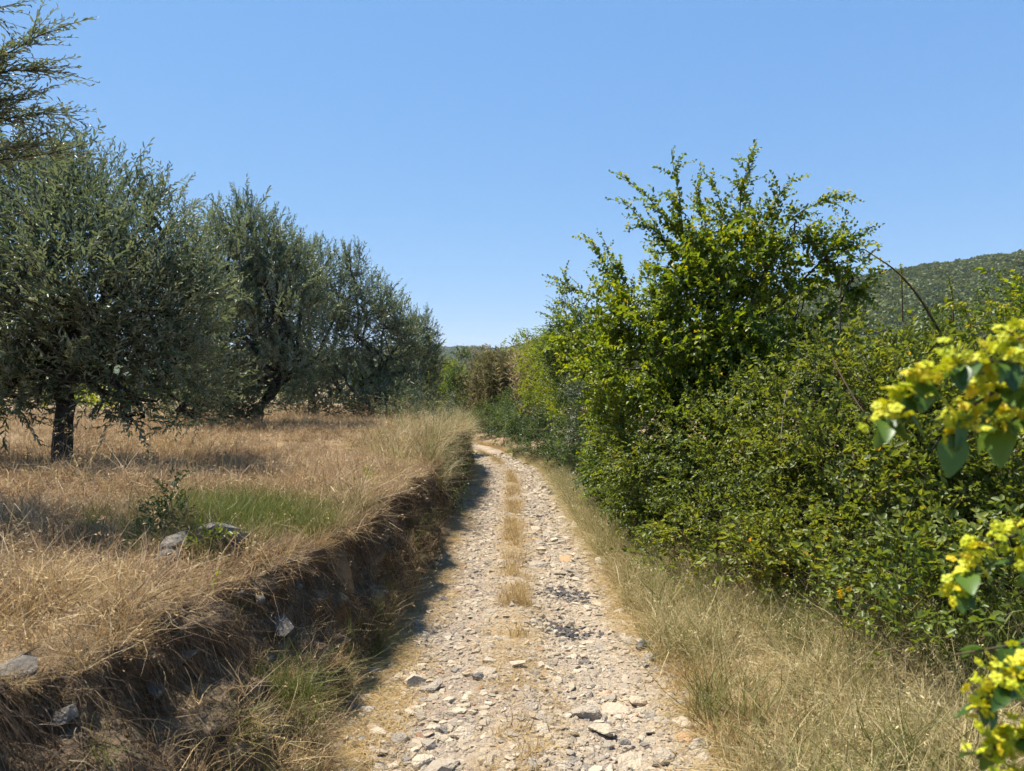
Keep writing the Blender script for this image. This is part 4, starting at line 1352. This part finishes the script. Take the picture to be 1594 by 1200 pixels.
hedge('backing_shrub', 'dark shrub inside the hedge below the thorn tree',
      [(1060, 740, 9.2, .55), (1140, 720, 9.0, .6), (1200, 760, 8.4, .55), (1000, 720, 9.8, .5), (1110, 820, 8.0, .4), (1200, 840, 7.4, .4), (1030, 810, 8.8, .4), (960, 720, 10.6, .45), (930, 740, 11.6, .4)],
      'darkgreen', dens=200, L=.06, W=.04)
hedge('hawthorn_shrub', 'blue-green shrub in the middle of the far hedge',
      [(880, 630, 14.5, .45), (870, 660, 15, .5), (895, 600, 15, .4)], 'greygreen', dens=240, L=.045, W=.026)
hedge('hedge_bramble', 'dark bramble mound beside the far bend of the track',
      [(760, 655, 33, .9), (785, 668, 30, .8), (800, 635, 31, .9), (780, 650, 26, .8), (800, 680, 23, .7), (770, 690, 25.5, .5), (830, 660, 20, .75), (850, 690, 17.5, .55), (860, 640, 18, .7), (830, 700, 19.5, .45), (880, 730, 14.5, .35), (860, 710, 16.5, .4)],
      'darkgreen', dens=170, L=.06, W=.04, length=(.2, .45))
hedge('yellowgreen_shrub', 'yellow-green shrub in the far hedge right of the reeds',
      [(835, 590, 21, .75), (810, 600, 23, .7), (860, 610, 19, .6), (845, 560, 22, .5), (800, 560, 24, .5), (850, 640, 18.6, .5)],
      'bright', dens=170, L=.06, W=.04, length=(.2, .5))
hedge('bright_shrub', 'bright green shrub at the bend where the track turns left',
      [(690, 620, 40, 1.6), (670, 640, 39, 1.3), (712, 640, 40, 1.3), (695, 595, 41, 1.2), (650, 630, 40, 1.4), (720, 615, 40, 1.1)], 'bright', dens=75, L=.10, W=.06, length=(.3, .7), verge_ok=True)
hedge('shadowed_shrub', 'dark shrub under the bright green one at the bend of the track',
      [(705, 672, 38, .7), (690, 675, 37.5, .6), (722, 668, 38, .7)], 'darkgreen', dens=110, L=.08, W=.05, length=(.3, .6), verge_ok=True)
hedge('young_oak', 'slender young tree poking up above the bend against the distant ridge',
      [(720, 585, 38, .7), (720, 560, 38, (.35, .35, .6)), (718, 605, 38, .9)], 'darkgreen', dens=150, L=.09, W=.06, up=1.0, length=(.3, .6), verge_ok=True)
hedge('bank_bush', 'dark leafy bush spilling down the face of the far bank',
      [(717, 690, 19.5, .30), (722, 715, 18, .24), (712, 738, 15, .20), (700, 770, 12.5, .16), (722, 672, 22, .3)], 'darkgreen', dens=330, L=.05, W=.032, verge_ok=True, length=(.12, .3))
hedge('broom_shrub', 'grey-green wispy shrub on top of the far bank',
      [(655, 640, 19, .5), (630, 632, 20, .55), (682, 655, 18, .42), (600, 630, 21, .5), (702, 668, 19, .36), (640, 662, 17, .4), (575, 640, 20, .45), (690, 640, 21, .5), (612, 655, 17, .35), (668, 672, 15.5, .3)], 'greygreen', dens=120, L=.15, W=.032, shape='lance', length=(.3, .6), up=1.4, base=G(-2.6, 18.5), verge_ok=True)
for i, (bl, mt, lb) in enumerate([
    ([(640, 600, 48, 2.2), (600, 620, 46, 2.0), (560, 630, 44, 2.0)], 'darkgreen', 'dark green scrub behind the last olive tree'),
    ([(780, 580, 46, 1.6), (830, 560, 46, 1.8), (880, 560, 44, 2.0)], 'thorn', 'green scrub behind the reeds at the far end of the hedge'),
    ([(150, 640, 26, .9), (200, 645, 27, .8), (100, 640, 27, .9)], 'bright', 'bright green bush glimpsed under the big olive tree'),
    ([(300, 630, 34, 1.4), (380, 630, 36, 1.3), (240, 625, 36, 1.3), (450, 630, 38, 1.4)], 'darkgreen', 'dark scrub line glimpsed behind the olive trunks'),
    ([(-60, 620, 30, 1.6), (20, 620, 32, 1.6), (80, 615, 34, 1.6)], 'darkgreen', 'dark scrub at the far left edge of the field'),
]):
    b2 = blobs_px(bl); c = np.mean([q[0] for q in b2], 0)
    plant('field_scrub', lb, 'shrub', G(c[0], c[1]), b2, mt, dens=45, L=.13, W=.09, length=(.4, .9), nleaf=10, trunk_r=.04, group='scrub behind the field and the bend')


# ---- reeds
def reeds(label, x0, y0, sx, sy, n, hlo, hhi):
    base = G(x0, y0)
    root = empty('reed_clump', Vector(base))
    bx = RNG.normal(x0, sx, n); by = RNG.normal(y0, sy, n)
    h = RNG.uniform(hlo, hhi, n)
    lean = RNG.normal(0, .10, (n, 2))
    b0 = np.stack([bx, by, ground_z(bx, by)], 1)
    t = np.linspace(0, 1, 6)
    pth = b0[:, None, :] + h[:, None, None] * (t[None, :, None] * np.array([0, 0, 1.0]) + (t ** 1.8)[None, :, None] * np.concatenate([lean, np.zeros((n, 1))], 1)[:, None, :])
    v, f = tube_arrays(pth, np.linspace(.014, .006, 6)[None, :] * np.ones((n, 1)), 4)
    obj('canes', mesh_from('canes', v, f, np.repeat(RNG.uniform(.3, 1, n), 24)), M['reed'], root)['kind'] = 'stuff'
    m = 40
    tl = RNG.uniform(.15, 1, (n, m))
    i0 = np.clip((tl * 5).astype(int), 0, 4); fr = (tl * 5 - i0)[..., None]
    idx = np.arange(n)[:, None]
    pos = (pth[idx, i0] * (1 - fr) + pth[idx, i0 + 1] * fr).reshape(-1, 3)
    ax = rand_dirs(len(pos)) * np.array([[1, 1, .2]]) + np.array([[0, 0, .9]])
    v, f, k = leaf_arrays(pos, ax, RNG.uniform(.18, .36, len(pos)), .024, 'lance', curl=.3)
    obj('leaves', mesh_from('leaves', v, f, np.repeat(RNG.uniform(0, 1, len(pos)), k)), M['reed'], root)['kind'] = 'stuff'
    tag(root, label, 'reeds', 'reeds at the bend')


reeds('broad clump of tall tan reeds at the bend of the track', -.75, 35.5, .62, .6, 330, 2.2, 4.3)
reeds('smaller clump of tan reeds rising above the far hedge', 1.0, 31.5, .5, .6, 170, 2.6, 4.3)


# ---- bare canes and dead stems
def cane(name, label, pts, r, mat, cat='branch', leaves=0, size=.03):
    pts = np.array([tuple(p) for p in pts])
    s = 14
    tt = np.linspace(0, 1, s); src = np.linspace(0, 1, len(pts))
    q = np.stack([np.interp(tt, src, pts[:, c]) for c in range(3)], 1)
    for _ in range(2):
        q[1:-1] = (q[:-2] + q[1:-1] * 2 + q[2:]) / 4
    v, f = tube_arrays(q[None], (r * np.linspace(1, .35, s))[None], 6)
    o = obj(name, mesh_from(name, v, f, smooth=True), M[mat])
    if leaves:
        tl = np.linspace(.45 if size < .04 else .1, .98, leaves)
        pos = np.stack([np.interp(tl, tt, q[:, c]) for c in range(3)], 1)
        v2, f2, k = leaf_arrays(np.repeat(pos, 2, 0), rand_dirs(leaves * 2) + np.array([[0, 0, -.3]]), size, size * .65, 'ovate')
        obj('leaf', mesh_from(name + '_leaf', v2, f2, np.repeat(RNG.uniform(.4, 1, leaves * 2), k)), M['bramble_olive'], o)['kind'] = 'stuff'
    tag(o, label, cat, 'bare canes in the hedge')


cane('bramble_cane', 'bare arching bramble cane standing against the hill', [P(1462, 515, 6.8), P(1430, 460, 6.7), P(1395, 420, 6.6), P(1345, 388, 6.5)], .013, 'cane', leaves=8)
cane('bramble_cane', 'thin upright bramble shoot left of the arching cane', [P(1405, 500, 7.2), P(1404, 440, 7.2), P(1402, 410, 7.2)], .008, 'cane', leaves=12)
cane('bramble_cane', 'thin leafy shoot right of the arching cane below the hill', [P(1484, 500, 7.2), P(1483, 460, 7.2), P(1476, 430, 7.2)], .008, 'cane', leaves=12)
cane('bramble_cane', 'dark upright dead shoot below the thorn tree branch', [P(1308, 520, 7.6), P(1308, 470, 7.6), P(1310, 425, 7.6)], .009, 'cane', leaves=6)
cane('bramble_cane', 'long brown cane slanting down through the bramble thicket', [P(1296, 560, 5.9), P(1340, 640, 5.5), P(1420, 720, 5.2), P(1480, 790, 5.0)], .008, 'cane')
cane('dead_branch', 'pale bare branch standing in the hedge with orange leaves', [P(1215, 690, 6.0), P(1222, 610, 6.1), P(1240, 580, 6.1), P(1246, 558, 6.2)], .0045, 'deadwood', leaves=14)
cane('bramble_cane', 'thin fallen cane lying across the verge under the brambles', [P(1090, 905, 6.0), P(1150, 960, 5.4), P(1190, 1000, 5.0)], .005, 'deadwood')


for i, (a, b, c, lb) in enumerate([
    ((1110, 800, 6.2), (1040, 800, 6.1), (985, 850, 6.0), 'leafy bramble cane arching out of the hedge over the track edge'),
    ((1240, 800, 5.3), (1150, 810, 5.1), (1090, 880, 4.9), 'leafy bramble cane arching over the pale verge grass'),
    ((1400, 840, 4.4), (1330, 850, 4.3), (1270, 930, 4.2), 'leafy bramble cane drooping into the grass at the hedge foot'),
    ((1330, 500, 7.0), (1270, 440, 7.0), (1230, 470, 6.9), 'thin leafy cane arching beside the thorn tree'),
    ((1520, 560, 6.6), (1500, 470, 6.5), (1450, 480, 6.4), 'thin leafy cane arching above the bramble thicket')]):
    cane('bramble_cane', lb, [P(*a), (P(*a) + P(*b)) / 2 + Vector((0, 0, .05)), P(*b), P(*c)], .005, 'cane', leaves=26, size=.05)


# ---- weeds on the bank
def weed(px, py, y, h, label, mat='bramble', n=9, L=.03):
    p = P(px, py, y)
    base = np.array([p.x, p.y, float(ground_z(p.x, p.y))])
    bl = [((base[0] + RNG.normal(0, .03), base[1], base[2] + h * .35), (.10, .10, h * .35)), ((base[0], base[1], base[2] + h * .7), (.06, .06, h * .3))]
    plant('weed', label, 'weed', base, bl, mat, dens=800, length=(.06, .16), nleaf=8, L=L, W=L * .5, up=1.0, trunk_r=.005, group='weeds on the bank', twig_r=.0012)


weed(265, 820, 4.5, .42, 'dark green leafy weed standing beside the rocks on the bank', 'darkgreen')
weed(330, 845, 4.2, .18, 'low broad-leaved weed among the rocks on the bank', 'bramble')
weed(320, 975, 3.5, .16, 'small bright green bramble sprout on the shaded bank', 'bright')
weed(570, 790, 6.8, .22, 'green weed at the broken edge of the bank', 'bright')
weed(700, 780, 12, .35, 'green bush growing out of the bank in the distance', 'darkgreen', L=.05)


# ------------------------------------------------------------------ the blossoming branch close to the camera
def near_leaf_mesh(w):
    bm = bmesh.new()
    n = 7
    rows = []
    for i in range(n):
        t = i / (n - 1)
        wd = w * math.sin(math.pi * min(1, t * .92 + .05)) ** .75 * (1 - .35 * t)
        z = -.22 * t * t
        a = bm.verts.new((t, -wd, z + wd * .35)); b = bm.verts.new((t, 0, z)); c = bm.verts.new((t, wd, z + wd * .35))
        rows.append((a, b, c))
    for i in range(n - 1):
        for j in (0, 1):
            bm.faces.new((rows[i][j], rows[i + 1][j], rows[i + 1][j + 1], rows[i][j + 1]))
    for f in bm.faces: f.smooth = True
    me = D.meshes.new('leaf'); bm.to_mesh(me); bm.free()
    me.materials.append(M['nearleaf'])
    return me


def near_flower_mesh():
    bm = bmesh.new()
    k = 5
    c = bm.verts.new((0, 0, .12))
    for i in range(k):
        a = i / k * 2 * math.pi
        def pt(r, da, z): return bm.verts.new((math.cos(a + da) * r, math.sin(a + da) * r, z))
        p = [pt(.2, -.6, .10), pt(.75, -.52, .14), pt(.98, 0, .05), pt(.75, .52, .14), pt(.2, .6, .10)]
        bm.faces.new(p)
    # raised disc
    ring = [bm.verts.new((math.cos(i / 8 * 6.283) * .36, math.sin(i / 8 * 6.283) * .36, .17)) for i in range(8)]
    top = bm.verts.new((0, 0, .34))
    for i in range(8):
        bm.faces.new((ring[i], ring[(i + 1) % 8], top))
    bm.verts.remove(c)
    me = D.meshes.new('flower'); bm.to_mesh(me); bm.free()
    me.materials.append(M['nearflower'])
    return me


def near_mat(name, cols, trans, rough=.4):
    m, nt, b = new_mat(name)
    oi = nt.nodes.new('ShaderNodeObjectInfo')
    c = ramp(nt, oi.outputs['Random'], cols)
    nt.links.new(c, b.inputs['Base Color']); b.inputs['Roughness'].default_value = rough
    t = nt.nodes.new('ShaderNodeBsdfTranslucent'); nt.links.new(c, t.inputs[0])
    mix = nt.nodes.new('ShaderNodeMixShader'); mix.inputs[0].default_value = trans
    nt.links.new(b.outputs[0], mix.inputs[1]); nt.links.new(t.outputs[0], mix.inputs[2])
    nt.links.new(mix.outputs[0], nt.nodes['Material Output'].inputs[0])
    return m


M['nearleaf'] = near_mat('near_leaf', [(0, (.045, .10, .012)), (.6, (.085, .16, .018)), (1, (.13, .21, .02))], .4)
M['nearflower'] = near_mat('near_flower', [(0, (.46, .50, .010)), (.6, (.56, .56, .012)), (1, (.64, .48, .010))], .3, .6)
NL = [near_leaf_mesh(w) for w in (.26, .32, .38)]
NF = [near_flower_mesh() for _ in range(2)]


def blossoming_branch():
    base = np.array([1.25, .75, float(ground_z(1.25, .75))])
    root = empty('blossoming_branch', Vector(base))
    root_inv = __import__('mathutils').Matrix.Translation(-Vector(base))
    paths = [
        # (points, flower density, leaf density)
        ([P(1800, 760, .95), P(1680, 600, .92), P(1580, 555, .88), P(1480, 560, .86), P(1410, 610, .86), P(1372, 665, .86)], 1.2, .9),
        ([P(1700, 560, .95), P(1600, 595, .9), P(1540, 610, .88), P(1495, 650, .87), P(1478, 700, .87)], 1.1, 1.0),
        ([P(1700, 640, .95), P(1610, 640, .9), P(1540, 668, .9)], 1.0, 1.2),
        ([P(1800, 760, .98), P(1650, 820, 1.0), P(1560, 835, 1.0), P(1505, 870, 1.0), P(1490, 935, 1.0)], .9, .8),
        ([P(1750, 1000, .95), P(1640, 1040, .9), P(1570, 1060, .88), P(1520, 1110, .88)], 1.3, .9),
        ([P(1750, 1100, .95), P(1640, 1150, .9), P(1570, 1150, .88), P(1520, 1180, .88)], 1.4, .9),
        ([P(1700, 980, 1.1), P(1600, 1000, 1.1), P(1480, 1020, 1.15)], 0, 1.2),
        ([P(1660, 500, .95), P(1600, 520, .92), P(1560, 540, .9)], .9, .8),
        ([P(1740, 900, 1.0), P(1640, 900, .98), P(1570, 870, .98)], .8, 1.2),
        ([P(1750, 1200, .9), P(1640, 1230, .88), P(1560, 1215, .86)], 1.3, 1),
    ]
    tubes = []; rads = []
    hub = np.array([1.18, .95, 1.0])
    tubes.append(np.stack([base + (hub - base) * t for t in np.linspace(0, 1, 9)])); rads.append(np.linspace(.014, .009, 9))
    hub2 = np.array(P(1800, 760, .95)); 
    tubes.append(np.stack([hub + (hub2 - hub) * t for t in np.linspace(0, 1, 9)])); rads.append(np.linspace(.009, .006, 9))
    for pts, fd, ld in paths:
        pts = np.array([tuple(p) for p in pts])
        s = 9
        tt = np.linspace(0, 1, s); src = np.linspace(0, 1, len(pts))
        q = np.stack([np.interp(tt, src, pts[:, c]) for c in range(3)], 1)
        q[1:-1] = (q[:-2] + 2 * q[1:-1] + q[2:]) / 4
        tubes.append(q); rads.append(np.linspace(.0032, .0012, s))
        tubes.append(np.stack([hub + (q[0] - hub) * t for t in np.linspace(0, 1, s)])); rads.append(np.linspace(.005, .0032, s))
        length = np.linalg.norm(np.diff(q, axis=0), axis=1).sum()
        nl = int(length * 75 * ld)
        for i in range(nl):
            t = RNG.uniform(.12, 1)
            p = np.array([np.interp(t, tt, q[:, c]) for c in range(3)])
            tg = norm(np.array([np.interp(min(t + .08, 1), tt, q[:, c]) for c in range(3)]) - np.array([np.interp(t - .08, tt, q[:, c]) for c in range(3)]))
            sgn = 1 if i % 2 else -1
            ax = Vector(tg * .4 + np.array([0, sgn * .8, -.45]) + RNG.normal(scale=.35, size=3)).normalized()
            o = D.objects.new('leaf', NL[i % 3]); COL.objects.link(o); o.parent = root; o.matrix_parent_inverse = root_inv
            o.location = p
            z = (Vector((0, 0, 1)) + Vector(RNG.normal(scale=.4, size=3))).normalized()
            yv = z.cross(ax).normalized(); zv = ax.cross(yv)
            mat = __import__('mathutils').Matrix((ax, yv, zv)).transposed()
            o.rotation_euler = mat.to_euler()
            o.scale = (RNG.uniform(.026, .042) * (1.35 if i % 4 == 0 else 1),) * 3
        nf = int(length * 300 * fd)
        for i in range(nf):
            t = RNG.uniform(.18, 1)
            p = np.array([np.interp(t, tt, q[:, c]) for c in range(3)]) + RNG.normal(scale=.0095, size=3) + np.array([0, 0, .008])
            o = D.objects.new('flower', NF[i % 2]); COL.objects.link(o); o.parent = root; o.matrix_parent_inverse = root_inv
            o.location = p
            o.rotation_euler = (RNG.normal(0, .7), RNG.normal(0, .7), RNG.uniform(0, 6.28))
            o.scale = (RNG.uniform(.007, .0105),) * 3
    v, f = tube_arrays(np.array(tubes), np.array(rads), 6)
    o = D.objects.new('stem', mesh_from('branch_stem', v, f, smooth=True)); COL.objects.link(o); o.data.materials.append(M['twig'])
    o.parent = root; o.matrix_parent_inverse = root_inv
    tag(root, 'out-of-focus thorn branch with bright yellow blossom close at the right edge', 'branch')


blossoming_branch()


# ------------------------------------------------------------------ the summer haze over the valley
def haze():
    bm = bmesh.new()
    bmesh.ops.create_cube(bm, size=1)
    me = D.meshes.new('haze'); bm.to_mesh(me); bm.free()
    o = D.objects.new('haze', me); COL.objects.link(o)
    x0, x1, y0, y1, z0, z1 = -7000, 7000, -300, 9300, -40, 330
    o.location = ((x0 + x1) / 2, (y0 + y1) / 2, (z0 + z1) / 2)
    o.scale = (x1 - x0, y1 - y0, z1 - z0)
    m = D.materials.new('haze'); m.use_nodes = True
    nt = m.node_tree; nt.nodes.clear()
    out = nt.nodes.new('ShaderNodeOutputMaterial'); pv = nt.nodes.new('ShaderNodeVolumePrincipled')
    pv.inputs['Color'].default_value = (.86, .93, 1.0, 1); pv.inputs['Density'].default_value = .00008
    nt.links.new(pv.outputs[0], out.inputs['Volume'])
    me.materials.append(m)
    tag(o, 'thin pale summer haze lying over the valley and hills', 'haze', kind='stuff')


haze()
